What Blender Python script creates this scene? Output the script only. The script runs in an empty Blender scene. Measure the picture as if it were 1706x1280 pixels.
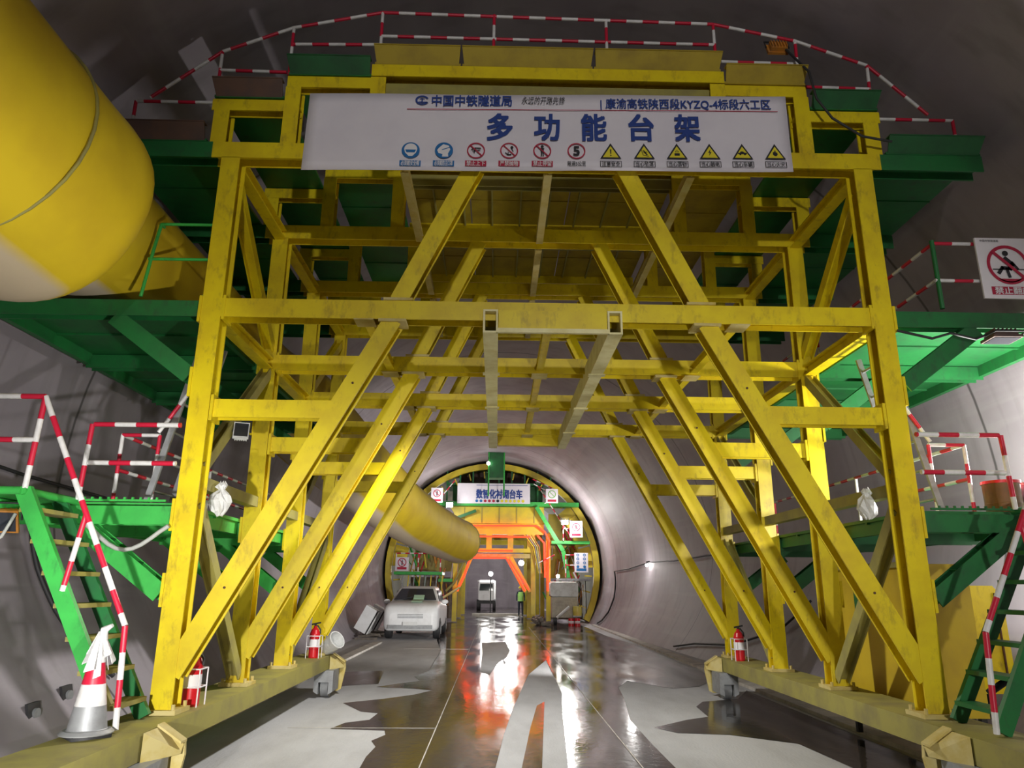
import bpy, bmesh, math, random
from mathutils import Vector, Matrix
random.seed(7)
S = bpy.context.scene
COL = S.collection
PI = math.pi

# ------------------------------------------------------------------ camera
PIT, YAW, ROL, FPX = 0.273635718, 0.0188428566, 0.00840685503, 1206.107
cp, sp, cy_, sy_ = math.cos(PIT), math.sin(PIT), math.cos(YAW), math.sin(YAW)
def cdir(rx, u, fw):
    x, y, z = rx, fw*cp - u*sp, fw*sp + u*cp
    return Vector((x*cy_ + y*sy_, -x*sy_ + y*cy_, z))
cr, sr = math.cos(ROL), math.sin(ROL)
R_, U_, F_ = cdir(cr, sr, 0), cdir(-sr, cr, 0), cdir(0, 0, 1)
cd = bpy.data.cameras.new('camera'); cam = bpy.data.objects.new('camera', cd); COL.objects.link(cam)
cam.matrix_world = Matrix(((R_.x, U_.x, -F_.x, -0.5175), (R_.y, U_.y, -F_.y, 0.0), (R_.z, U_.z, -F_.z, 1.72), (0, 0, 0, 1)))
cd.sensor_width = 36; cd.sensor_fit = 'HORIZONTAL'; cd.lens = FPX/1706*36; cd.clip_end = 300
S.camera = cam

# ------------------------------------------------------------------ world, exposure, lights
S.view_settings.view_transform = 'Standard'; S.view_settings.look = 'None'
S.view_settings.exposure = 0.0; S.view_settings.gamma = 1.0; S.view_settings.use_curve_mapping = False
w = bpy.data.worlds.new('world'); S.world = w; w.use_nodes = True
w.node_tree.nodes['Background'].inputs[0].default_value = (0.75, 0.62, 0.72, 1)
w.node_tree.nodes['Background'].inputs[1].default_value = 0.007

def spot(name, loc, target, energy, angle=110, blend=.7, radius=.15, color=(1, .98, .95)):
    l = bpy.data.lights.new(name, 'SPOT'); l.energy = energy; l.spot_size = math.radians(angle); l.spot_blend = blend
    l.shadow_soft_size = radius; l.color = color
    o = bpy.data.objects.new(name, l); COL.objects.link(o); o.location = loc
    o.rotation_euler = (Vector(target) - Vector(loc)).to_track_quat('-Z', 'Y').to_euler()
    return o
def point(name, loc, energy, radius=.1, color=(1, .97, .93)):
    l = bpy.data.lights.new(name, 'POINT'); l.energy = energy; l.shadow_soft_size = radius; l.color = color
    o = bpy.data.objects.new(name, l); COL.objects.link(o); o.location = loc
    return o
# work floods standing beside and behind the photographer, low down
spot('flood_near_left', (-2.3, 1.0, 1.3), (-3.1, 7, .6), 1500, 70, .85, .08)
spot('flood_behind_right', (2.4, -1.8, 1.5), (2.4, 8, 1.0), 900, 62, .8, .10)
spot('flood_toward_left_wall', (.6, 1.6, 1.3), (-6.0, 5.9, 3.2), 1050, 54, .7, .07)
# tunnel lighting further back, high up
spot('flood_far_behind', (.3, -7.5, 5.5), (.3, 7, 5.1), 2000, 42, .6, .15)
# lamp standing on the right lower wing deck, just outside the picture
point('lamp_on_right_deck', (5.2, 7.6, 2.95), 480, .08)
# lamp hung from the hoist frame, and an added fill spot brightening car, duct and left wall
spot('lamp_under_hoist_frame', (-.9, 9.6, 4.15), (-.9, 9.7, 0), 720, 150, .5, .12)
spot('added_fill_behind_gantry', (3.55, 13.7, 1.0), (-3.4, 25, 2.0), 4000, 70, .7, .10)
# floods on the far trolley
point('flood_trolley_right', (2.85, 35.9, 4.6), 260, .15)
point('flood_trolley_left', (-2.9, 36.0, 5.5), 120, .15)
spot('flood_trolley_beam', (2.85, 36.0, 4.5), (1.0, 14, 0.0), 220, 90, .8, .2)
# lamps inside the trolley and beyond it
point('lamp_in_trolley', (-.3, 45, 2.7), 130, .2)
point('lamp_beyond_trolley', (0.6, 57, 3.6), 800, .3)
point('lamp_beyond_low', (-1.2, 50, 2.6), 250, .2)
point('wall_bulb', (4.4, 28.0, 2.6), 45, .06)

# ------------------------------------------------------------------ materials
def mat(name, col, rough=.5, metal=0., col2=None, scale=4., amt=.5, stretch=None, bump=0., bscale=60., spec=.5, emis=0., lo=.42, hi=.68, grime=None):
    m = bpy.data.materials.new(name); m.use_nodes = True
    nt = m.node_tree; b = nt.nodes['Principled BSDF']
    b.inputs['Base Color'].default_value = (*col, 1); b.inputs['Roughness'].default_value = rough
    b.inputs['Metallic'].default_value = metal; b.inputs['Specular IOR Level'].default_value = spec
    if emis:
        b.inputs['Emission Color'].default_value = (*col, 1); b.inputs['Emission Strength'].default_value = emis
    if col2 is not None or bump:
        tc = nt.nodes.new('ShaderNodeTexCoord'); mp = nt.nodes.new('ShaderNodeMapping')
        nt.links.new(tc.outputs['Object'], mp.inputs[0])
        if stretch: mp.inputs['Scale'].default_value = stretch
    if col2 is not None:
        n = nt.nodes.new('ShaderNodeTexNoise'); n.inputs['Scale'].default_value = scale; n.inputs['Detail'].default_value = 6; n.inputs['Roughness'].default_value = .62
        nt.links.new(mp.outputs[0], n.inputs['Vector'])
        r = nt.nodes.new('ShaderNodeMapRange'); r.inputs[1].default_value = lo; r.inputs[2].default_value = hi; r.inputs[4].default_value = amt
        nt.links.new(n.outputs[0], r.inputs[0])
        mx = nt.nodes.new('ShaderNodeMix'); mx.data_type = 'RGBA'
        mx.inputs[6].default_value = (*col, 1); mx.inputs[7].default_value = (*col2, 1)
        nt.links.new(r.outputs[0], mx.inputs[0]); out = mx.outputs[2]
        if grime:
            m2 = nt.nodes.new('ShaderNodeMapping'); m2.inputs['Scale'].default_value = (1, 1, .45); nt.links.new(tc.outputs['Object'], m2.inputs[0])
            n3 = nt.nodes.new('ShaderNodeTexNoise'); n3.inputs['Scale'].default_value = 9; n3.inputs['Detail'].default_value = 8; n3.inputs['Roughness'].default_value = .7; nt.links.new(m2.outputs[0], n3.inputs['Vector'])
            r3 = nt.nodes.new('ShaderNodeMapRange'); r3.inputs[1].default_value = .54; r3.inputs[2].default_value = .74; r3.inputs[4].default_value = .75; nt.links.new(n3.outputs[0], r3.inputs[0])
            m3 = nt.nodes.new('ShaderNodeMix'); m3.data_type = 'RGBA'; m3.inputs[7].default_value = (*grime, 1); nt.links.new(r3.outputs[0], m3.inputs[0]); nt.links.new(out, m3.inputs[6]); out = m3.outputs[2]
        nt.links.new(out, b.inputs['Base Color'])
    if bump:
        n2 = nt.nodes.new('ShaderNodeTexNoise'); n2.inputs['Scale'].default_value = bscale; n2.inputs['Detail'].default_value = 4
        nt.links.new(mp.outputs[0], n2.inputs['Vector'])
        bp = nt.nodes.new('ShaderNodeBump'); bp.inputs['Strength'].default_value = bump; bp.inputs['Distance'].default_value = .02
        nt.links.new(n2.outputs[0], bp.inputs['Height']); nt.links.new(bp.outputs[0], b.inputs['Normal'])
    return m

YEL = mat('yellow_paint', (.80, .63, .006), .42, 0, (.55, .36, .01), 2.3, .55, grime=(.30, .19, .02))
YELD = mat('dusty_yellow_paint', (.62, .52, .22), .7, 0, (.50, .36, .05), 5., .8)
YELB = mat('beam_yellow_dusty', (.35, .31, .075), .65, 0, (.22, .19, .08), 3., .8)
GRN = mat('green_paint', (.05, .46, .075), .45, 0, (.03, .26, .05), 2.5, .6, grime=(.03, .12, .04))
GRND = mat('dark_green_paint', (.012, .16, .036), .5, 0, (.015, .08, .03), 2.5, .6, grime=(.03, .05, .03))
BRN = mat('rusty_plate', (.13, .07, .05), .7, 0, (.07, .05, .05), 4., .7)
RED = mat('red_reflective_tape', (.58, .012, .045), .4)
WHT = mat('white_reflective_tape', (.78, .77, .76), .4, 0, (.5, .48, .46), 9., .5)
RUST = mat('rust_bolt', (.12, .05, .02), .8, 0, (.05, .03, .02), 30, .8)
STEEL = mat('grey_steel', (.34, .35, .36), .5, .3, (.2, .2, .2), 8., .6)
DARK = mat('dark_rubber', (.025, .025, .027), .6)
BLK = mat('black_print', (.015, .015, .02), .6)
HOSE = mat('pale_hose', (.42, .43, .40), .6)
SHEET = mat('banner_sheet', (.80, .76, .82), .55, 0, (.70, .66, .74), 1.6, .6)
BLUE = mat('dark_blue_print', (.015, .05, .26), .6)
BLUE2 = mat('sign_blue_print', (.01, .15, .42), .6)
REDP = mat('sign_red_print', (.45, .012, .05), .6)
YELP = mat('sign_yellow_print', (.80, .68, .03), .6)
WHP = mat('white_print', (.82, .80, .82), .6)
GLASS = mat('dark_glass', (.03, .035, .045), .08, 0, spec=.8)
CARW = mat('dusty_white_car_paint', (.84, .85, .86), .45, 0, (.66, .66, .66), 3., .6)
PLAST = mat('white_plastic', (.74, .75, .74), .5, 0, (.55, .55, .55), 12, .5, bump=.4, bscale=25)
XRED = mat('extinguisher_red', (.62, .012, .02), .3)
LED = mat('red_light_strip', (1., .03, .01), .5, emis=4.)
LAMP = mat('lamp_glow', (1., .97, .9), .5, emis=45.)
LAMPS = mat('small_lamp_glow', (1., .97, .9), .5, emis=18.)
HIVIS = mat('hi_vis_fabric', (.45, .85, .22), .7)
CLOTH = mat('dark_work_clothes', (.03, .04, .06), .8)
SKIN = mat('skin', (.5, .3, .2), .6)
PAINTED = mat('grey_machine_paint', (.60, .61, .58), .5, 0, (.36, .35, .30), 4., .7)
MUD = mat('dried_mud', (.20, .17, .14), .9, 0, (.1, .09, .08), 7, .8, bump=.6, bscale=14)
ORNG = mat('orange_housing', (.55, .22, .03), .5, 0, (.3, .14, .05), 9, .7)

def wall_material(name='lining_concrete', k=(1, 1, 1)):
    m = bpy.data.materials.new(name); m.use_nodes = True
    nt = m.node_tree; b = nt.nodes['Principled BSDF']; L = nt.links.new
    b.inputs['Roughness'].default_value = .62; b.inputs['Specular IOR Level'].default_value = .35
    tc = nt.nodes.new('ShaderNodeTexCoord')
    def noise(sc, scale, det=5):
        mp = nt.nodes.new('ShaderNodeMapping'); mp.inputs['Scale'].default_value = sc; L(tc.outputs['Object'], mp.inputs[0])
        n = nt.nodes.new('ShaderNodeTexNoise'); n.inputs['Scale'].default_value = scale; n.inputs['Detail'].default_value = det; L(mp.outputs[0], n.inputs['Vector']); return n
    def mixc(f, a, c):
        x = nt.nodes.new('ShaderNodeMix'); x.data_type = 'RGBA'; x.inputs[6].default_value = a if isinstance(a, tuple) else (0, 0, 0, 1)
        if not isinstance(a, tuple): L(a, x.inputs[6])
        x.inputs[7].default_value = c; L(f, x.inputs[0]); return x.outputs[2]
    def rng(o, lo, hi, amt):
        r = nt.nodes.new('ShaderNodeMapRange'); r.inputs[1].default_value = lo; r.inputs[2].default_value = hi; r.inputs[4].default_value = amt; L(o, r.inputs[0]); return r.outputs[0]
    c = mixc(rng(noise((1, 1, 1), .7).outputs[0], .4, .65, .7), (.37, .33, .36, 1), (.26, .225, .255, 1))
    c = mixc(rng(noise((1, 2.2, .16), 1.6).outputs[0], .52, .72, .55), c, (.22, .20, .20, 1))          # run-down streaks
    c = mixc(rng(noise((.5, .12, 2.5), 1.4).outputs[0], .55, .75, .35), c, (.50, .48, .48, 1))
    sep = nt.nodes.new('ShaderNodeSeparateXYZ'); L(tc.outputs['Object'], sep.inputs[0])
    a1 = nt.nodes.new('ShaderNodeMath'); a1.operation = 'SUBTRACT'; a1.inputs[1].default_value = 9.75; L(sep.outputs[1], a1.inputs[0])
    a2 = nt.nodes.new('ShaderNodeMath'); a2.operation = 'PINGPONG'; a2.inputs[1].default_value = 6.0; L(a1.outputs[0], a2.inputs[0])
    c = mixc(rng(a2.outputs[0], .035, .012, .8), c, (.06, .055, .055, 1))                               # construction joints every 12 m
    x = nt.nodes.new('ShaderNodeMix'); x.data_type = 'RGBA'; x.blend_type = 'MULTIPLY'; x.inputs[0].default_value = 1; x.inputs[7].default_value = (*k, 1); L(c, x.inputs[6])
    L(x.outputs[2], b.inputs['Base Color'])
    bp = nt.nodes.new('ShaderNodeBump'); bp.inputs['Strength'].default_value = .15; L(noise((1, 1, 1), 9).outputs[0], bp.inputs['Height']); L(bp.outputs[0], b.inputs['Normal'])
    return m
WALL = wall_material()
FLOORD = mat('dry_concrete_floor', (.52, .52, .53), .75, 0, (.36, .355, .355), 1.1, .8, stretch=(1, .35, 1), bump=.25, bscale=40)
CURB = mat('pale_kerb_concrete', (.66, .62, .56), .8, 0, (.3, .28, .26), 3, .7)

def wet_material():
    m = bpy.data.materials.new('wet_concrete_floor'); m.use_nodes = True
    nt = m.node_tree; b = nt.nodes['Principled BSDF']; L = nt.links.new
    tc = nt.nodes.new('ShaderNodeTexCoord')
    def noise(sc, scale, det=5):
        mp = nt.nodes.new('ShaderNodeMapping'); mp.inputs['Scale'].default_value = sc; L(tc.outputs['Object'], mp.inputs[0])
        n = nt.nodes.new('ShaderNodeTexNoise'); n.inputs['Scale'].default_value = scale; n.inputs['Detail'].default_value = det; L(mp.outputs[0], n.inputs['Vector']); return n.outputs[0]
    def rng(o, lo, hi, t0, t1):
        r = nt.nodes.new('ShaderNodeMapRange'); r.inputs[1].default_value = lo; r.inputs[2].default_value = hi; r.inputs[3].default_value = t0; r.inputs[4].default_value = t1; L(o, r.inputs[0]); return r.outputs[0]
    n1 = noise((1.6, .16, 1), 1.3)
    x = nt.nodes.new('ShaderNodeMix'); x.data_type = 'RGBA'; x.inputs[6].default_value = (.058, .046, .036, 1); x.inputs[7].default_value = (.030, .027, .025, 1)
    L(rng(n1, .4, .6, 0, 1), x.inputs[0]); L(x.outputs[2], b.inputs['Base Color'])
    L(rng(noise((1, .25, 1), 1.7), .38, .62, .06, .22), b.inputs['Roughness'])
    b.inputs['Specular IOR Level'].default_value = .6
    bp = nt.nodes.new('ShaderNodeBump'); bp.inputs['Strength'].default_value = .22; bp.inputs['Distance'].default_value = .01
    L(noise((1, .6, 1), 11, 5), bp.inputs['Height']); L(bp.outputs[0], b.inputs['Normal'])
    return m
WET = wet_material()

def duct_material():
    m = bpy.data.materials.new('yellow_duct_fabric'); m.use_nodes = True
    nt = m.node_tree; b = nt.nodes['Principled BSDF']; L = nt.links.new
    b.inputs['Roughness'].default_value = .68
    g = nt.nodes.new('ShaderNodeNewGeometry'); s = nt.nodes.new('ShaderNodeSeparateXYZ'); L(g.outputs['Normal'], s.inputs[0])
    tc = nt.nodes.new('ShaderNodeTexCoord'); n = nt.nodes.new('ShaderNodeTexNoise'); n.inputs['Scale'].default_value = 1.4; n.inputs['Detail'].default_value = 6; L(tc.outputs['Object'], n.inputs['Vector'])
    def rng(o, lo, hi, t0, t1):
        r = nt.nodes.new('ShaderNodeMapRange'); r.inputs[1].default_value = lo; r.inputs[2].default_value = hi; r.inputs[3].default_value = t0; r.inputs[4].default_value = t1; L(o, r.inputs[0]); return r.outputs[0]
    def mix(f, a, c):
        x = nt.nodes.new('ShaderNodeMix'); x.data_type = 'RGBA'
        if isinstance(a, tuple): x.inputs[6].default_value = a
        else: L(a, x.inputs[6])
        x.inputs[7].default_value = c; L(f, x.inputs[0]); return x.outputs[2]
    c = mix(rng(n.outputs[0], .4, .65, 0, .6), (.76, .55, .012, 1), (.58, .38, .012, 1))
    c = mix(rng(s.outputs[2], .45, .9, 0, .85), c, (.25, .20, .17, 1))      # dust lying on the upper side
    c = mix(rng(s.outputs[2], -.86, -.92, 0, .85), c, (.62, .52, .42, 1))     # pale seam strip along the belly
    L(c, b.inputs['Base Color'])
    return m
DUCT = duct_material()

# ------------------------------------------------------------------ geometry helpers
class MB:
    def __init__(self): self.v = []; self.f = []; self.m = []; self.s = []
    def add(self, vs, fs, m=0, smooth=False):
        k = len(self.v); self.v += [tuple(p) for p in vs]
        for f in fs: self.f.append([i + k for i in f]); self.m.append(m); self.s.append(smooth)
        return self
    def box(self, x0, x1, y0, y1, z0, z1, m=0):
        v = [(x, y, z) for z in (z0, z1) for y in (y0, y1) for x in (x0, x1)]
        return self.add(v, [(0, 2, 3, 1), (4, 5, 7, 6), (0, 1, 5, 4), (2, 6, 7, 3), (0, 4, 6, 2), (1, 3, 7, 5)], m)
    def prism(self, prof, p0, p1, up=(0, 1, 0), m=0):
        p0, p1 = Vector(p0), Vector(p1); d = (p1 - p0).normalized(); up = Vector(up)
        sd = d.cross(up).normalized(); u2 = sd.cross(d).normalized()
        n = len(prof)
        a = [p0 + sd*u + u2*v for u, v in prof]; b = [p1 + sd*u + u2*v for u, v in prof]
        fs = [(i, (i+1) % n, n+(i+1) % n, n+i) for i in range(n)]
        self.add(a + b, fs + [tuple(range(n-1, -1, -1)), tuple(range(n, 2*n))], m)
        return self
    def comb(self, a0, a1, b0, b1, z0, z1, zr, step, wid, m=0, axis='y'):
        """plate from z0 to z1 with ribs down to zr, one closed solid; ribs repeat along the given axis"""
        pr = [(a0, z1), (a0, z0)]; a = a0 + step
        while a + wid < a1 - .02: pr += [(a, z0), (a, zr), (a+wid, zr), (a+wid, z0)]; a += step
        pr += [(a1, z0), (a1, z1)]; n = len(pr)
        P = [(b, p, z) if axis == 'y' else (p, b, z) for b in (b0, b1) for p, z in pr]
        return self.add(P, [(i, (i+1) % n, n+(i+1) % n, n+i) for i in range(n)] + [tuple(range(n-1, -1, -1)), tuple(range(n, 2*n))], m)
    def hbeam(self, p0, p1, w=.2, d=.2, up=(0, 1, 0), t=.016, m=0):
        W, D = w/2, d/2; tw = t*.4
        pr = [(-W, -D), (W, -D), (W, -D+t), (tw, -D+t), (tw, D-t), (W, D-t), (W, D), (-W, D), (-W, D-t), (-tw, D-t), (-tw, -D+t), (-W, -D+t)]
        return self.prism(pr, p0, p1, up, m)
    def bar(self, p0, p1, w=.05, d=.05, up=(0, 1, 0), m=0):
        return self.prism([(-w/2, -d/2), (w/2, -d/2), (w/2, d/2), (-w/2, d/2)], p0, p1, up, m)
    def tube(self, pts, r=.024, n=10, m=0, cap=True):
        pts = [Vector(p) for p in pts]; rings = []
        ref = None
        for i, p in enumerate(pts):
            d = (pts[min(i+1, len(pts)-1)] - pts[max(i-1, 0)]).normalized()
            if ref is None:
                ref = d.orthogonal().normalized()
            ref = (ref - d*ref.dot(d)).normalized(); s = d.cross(ref)
            rr = r[i] if isinstance(r, (list, tuple)) else r
            rings.append([p + ref*math.cos(2*PI*k/n)*rr + s*math.sin(2*PI*k/n)*rr for k in range(n)])
        vs = [q for R in rings for q in R]
        fs = [(i*n+k, i*n+(k+1) % n, (i+1)*n+(k+1) % n, (i+1)*n+k) for i in range(len(pts)-1) for k in range(n)]
        self.add(vs, fs, m, True)
        if cap:
            self.add(rings[0], [tuple(range(n-1, -1, -1))], m); self.add(rings[-1], [tuple(range(n))], m)
        return self
    def striped(self, p0, p1, r=.024, L=.2, ph=0, n=8):
        p0, p1 = Vector(p0), Vector(p1); T = (p1-p0).length; d = (p1-p0).normalized(); a = 0.; k = ph
        while a < T - 1e-4:
            b = min(a + L, T); self.tube([p0 + d*a, p0 + d*b], r, n, k % 2, True); a = b; k += 1
        return self
    def lathe(self, prof, c, n=24, m=0, axis='z'):
        vs = []
        for r, z in prof:
            for k in range(n):
                a = 2*PI*k/n; x, y = r*math.cos(a), r*math.sin(a)
                vs.append((c[0]+x, c[1]+y, c[2]+z) if axis == 'z' else ((c[0]+x, c[1]-z, c[2]+y) if axis == 'y' else (c[0]+z, c[1]+x, c[2]+y)))
        fs = [(i*n+k, i*n+(k+1) % n, (i+1)*n+(k+1) % n, (i+1)*n+k) for i in range(len(prof)-1) for k in range(n)]
        # each profile step keeps its own ring so that edges stay crisp
        for i in range(len(prof)-1):
            seg = vs[i*n:(i+2)*n]
            self.add(seg, [(k, (k+1) % n, n+(k+1) % n, n+k) for k in range(n)], m, True)
        if prof[0][0] > 1e-6: self.add(vs[:n], [tuple(range(n-1, -1, -1))], m)
        if prof[-1][0] > 1e-6: self.add(vs[-n:], [tuple(range(n))], m)
        return self
    def slab(self, poly, thick, m=0):
        poly = [Vector(p) for p in poly]; t = Vector(thick); n = len(poly)
        b = [p + t for p in poly]
        self.add(poly + b, [tuple(range(n-1, -1, -1)), tuple(range(n, 2*n))] + [(i, (i+1) % n, n+(i+1) % n, n+i) for i in range(n)], m)
        return self
    def sphere(self, c, r, n=12, m=0, sc=(1, 1, 1)):
        prof = [(r*math.sin(PI*i/8), -r*math.cos(PI*i/8)) for i in range(9)]
        vs = [(c[0]+a*sc[0]*math.cos(2*PI*k/n), c[1]+a*sc[1]*math.sin(2*PI*k/n), c[2]+z*sc[2]) for a, z in prof for k in range(n)]
        return self.add(vs, [(i*n+k, i*n+(k+1) % n, (i+1)*n+(k+1) % n, (i+1)*n+k) for i in range(8) for k in range(n)], m, True)
    def build(self, name, mats, parent=None, label=None):
        me = bpy.data.meshes.new(name)
        me.from_pydata(self.v, [], self.f)
        for i, p in enumerate(me.polygons): p.material_index = self.m[i]; p.use_smooth = self.s[i]
        bm = bmesh.new(); bm.from_mesh(me)
        bmesh.ops.recalc_face_normals(bm, faces=bm.faces); bm.to_mesh(me); bm.free()
        for q in (mats if isinstance(mats, (list, tuple)) else [mats]): me.materials.append(q)
        o = bpy.data.objects.new(name, me); COL.objects.link(o)
        if parent is not None: join(o, parent)
        if label: o['label'] = label
        return o
WM = {}
def join(o, parent):
    o.parent = parent
    o.matrix_parent_inverse = WM.get(parent.name, Matrix.Identity(4)).inverted()
def tag(o, label, cat, group=None, kind=None):
    o['label'] = label; o['category'] = cat
    if group: o['group'] = group
    if kind: o['kind'] = kind
    return o
def thing(name, label, cat, loc, group=None):
    o = bpy.data.objects.new(name, None); COL.objects.link(o); o.location = loc; o.empty_display_size = .2
    WM[o.name] = Matrix.Translation(loc)
    return tag(o, label, cat, group)
def struct(o): o['kind'] = 'structure'; return o
def text_mesh(name, body, size, cx, y, cz, mats, parent, width=None, bold=.012, shear=0., spacing=1., slope=0.):
    c = bpy.data.curves.new('lettering_curve', 'FONT'); c.body = body; c.size = size; c.align_x = 'CENTER'; c.align_y = 'CENTER'
    c.shear = shear; c.space_character = spacing; c.resolution_u = 3
    t = bpy.data.objects.new('lettering_curve', c); COL.objects.link(t)
    me = bpy.data.meshes.new_from_object(t.evaluated_get(bpy.context.evaluated_depsgraph_get()))
    bpy.data.objects.remove(t); bpy.data.curves.remove(c)
    V = [(v.co.x, v.co.y) for v in me.vertices]; Fs = [tuple(p.vertices) for p in me.polygons]; bpy.data.meshes.remove(me)
    xs = [v[0] for v in V]; zs = [v[1] for v in V]; mx, mz = (min(xs)+max(xs))/2, (min(zs)+max(zs))/2
    k = 1. if width is None else width/(max(xs)-min(xs)); b = bold*size
    mb = MB()      # a heavier weight is several copies a hair's breadth apart
    for j, (dx, dz) in enumerate([(0, 0)] + ([(b, b), (-b, b), (b, -b), (-b, -b)] if b else [])):
        mb.add([(cx+(x-mx)*k+dx, y-.0004*j, cz+(z-mz)+dz+slope*((x-mx)*k+dx)) for x, z in V], Fs)
    return mb.build(name, mats, parent)

# ------------------------------------------------------------------ tunnel shell
def sstep(a, b, x):
    t = max(0, min(1, (x-a)/(b-a))); return t*t*(3-2*t)
def tun(Y):
    t = sstep(12, 36, Y); return -0.7*t, 6.35 + (5.62-6.35)*t, 2.9 - .35*t          # centre offset, radius, springing height
BW = 4.85
def wall_x(Y, z, side):
    c, R, ZC = tun(Y)
    x = R - (R-BW)*(1-z/ZC)**2 if z < ZC else math.sqrt(max(0, R*R-(z-ZC)**2))
    return c + side*x
def ring(Y, part):
    c, R, ZC = tun(Y)
    if part in ('left', 'right'):
        s = 1 if part == 'right' else -1; P = []
        for i in range(13): z = ZC*i/12; P.append((c + s*(R-(R-BW)*(1-z/ZC)**2), Y, z))
        for i in range(1, 13): a = math.radians(52)*i/12; P.append((c + s*R*math.cos(a), Y, ZC+R*math.sin(a)))
        return P
    return [(c + R*math.cos(math.radians(52+76*i/28)), Y, ZC+R*math.sin(math.radians(52+76*i/28))) for i in range(29)]
YS = [-9 + 1.5*i for i in range(58)]
for part, nm in (('left', 'wall_left'), ('right', 'wall_right'), ('ceil', 'ceiling')):
    mb = MB(); rs = [ring(y, part) for y in YS]; n = len(rs[0])
    mb.add([p for r in rs for p in r], [(i*n+k, i*n+k+1, (i+1)*n+k+1, (i+1)*n+k) for i in range(len(rs)-1) for k in range(n-1)], 0, True)
    struct(mb.build(nm, WALL))
c77 = tun(76)[0]
mb = MB(); mb.add([(c77-6.2, 66, -.2), (c77+6.2, 66, -.2), (c77+6.2, 66, 9), (c77-6.2, 66, 9)], [(0, 1, 2, 3)])
struct(mb.build('wall_far', WALL))
mb = MB(); mb.add([(-6.8, -9.2, -.2), (6.8, -9.2, -.2), (6.8, -9.2, 9.6), (-6.8, -9.2, 9.6)], [(0, 1, 2, 3)])
struct(mb.build('wall_near', MUD))

# floor: dry slab with wet areas, one holding painted gantry shadow
mb = MB()
mb.add([(-7, -9, 0), (7, -9, 0), (7, 76, 0), (-7, 76, 0)], [(0, 1, 2, 3)], 0)
wet = [(-1.8, 3), (-1.83, 7.88), (-1.85, 8.35), (-1.83, 8.85), (-1.93, 9.17), (-1.82, 9.52), (-1.87, 9.79), (-2.56, 9.89), (-2.46, 10.3), (-2.18, 10.53), (-2.15, 11.05), (-2.42, 11.2), (-2.82, 11.96), (-2.26, 12.41), (-1.84, 12.89), (-1.59, 13.4), (-1.92, 13.61), (-2.61, 13.8), (-2.32, 14.24), (-1.93, 14.7), (-2.11, 15.35), (-1.91, 16.43), (-2.02, 21.34), (-2.44, 25.25), (-3.05, 33.69), (-4.5, 36), (-4.5, 75), (3.3, 75), (3.3, 44), (3.56, 34.6), (3.6, 28.34), (3.9, 24), (3.94, 15.46), (3.2, 14.1), (2.64, 13.81), (2.03, 14.89), (1.7, 13.93), (1.57, 12.55), (1.32, 10.63), (1.29, 9.07), (1.29, 7.93), (1.3, 3), (.15, 3), (0.22, 7.92), (0.34, 9.59), (0.48, 11.63), (0.62, 13.2), (0.74, 18.96), (0.16, 15.78), (-0.24, 11.59), (-0.4, 9.56), (-0.5, 7.9), (-.55, 3)]
w2 = [(-3.62, 16.11), (-2.85, 16.37), (-2.64, 14.23), (-3.19, 13.95), (-3.38, 13.4), (-3.7, 14.5)]
wet_shade = [(1.53, 10.07), (2.1, 10.65), (2.46, 10.9), (2.53, 11.79), (2.76, 12.28), (3.44, 12.62), (3.9, 13.6), (4.0, 3), (3.1, 3), (3.08, 7.96), (3.0, 9.11), (2.36, 9.62), (1.75, 9.72)]  # right strip: gantry and beam shadow painted as wet, beside real wet
w4 = [(-.30, 3), (-.06, 3), (-.04, 7.9), (.12, 10.2), (.26, 12.2), (.12, 11.8), (-.06, 10), (-.24, 7.9)]
for poly in (wet, w2, wet_shade, w4):
    mb.add([(x, y, .004) for x, y in poly], [tuple(range(len(poly)))], 1)
for isl in ([(-0.95, 24.5), (-0.19, 24.9), (-0.1, 21.5), (-.22, 19.6), (-0.44, 18.15), (-0.63, 15.73), (-0.82, 16.2), (-.86, 20)],):
    mb.add([(x, y, .007) for x, y in isl], [tuple(range(len(isl)))], 0)
for (x0, x1, y0, y1) in ((-1.255, -1.243, 3, 40), (.955, .967, 3, 34)):      # slab joints along the road
    mb.box(x0, x1, y0, y1, .006, .009, 2)
for y in (9.93, 21.9): mb.box(-3.1, -1.25, y, y+.012, .006, .009, 2)
struct(mb.build('floor', [FLOORD, WET, CURB]))
mb = MB(); mb.box(4.03, 4.32, -5, 36, 0, .05)
struct(mb.build('trim_1', CURB))
mb = MB(); mb.box(-4.32, -4.05, -5, 24, 0, .05)
struct(mb.build('trim_2', CURB))

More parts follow.
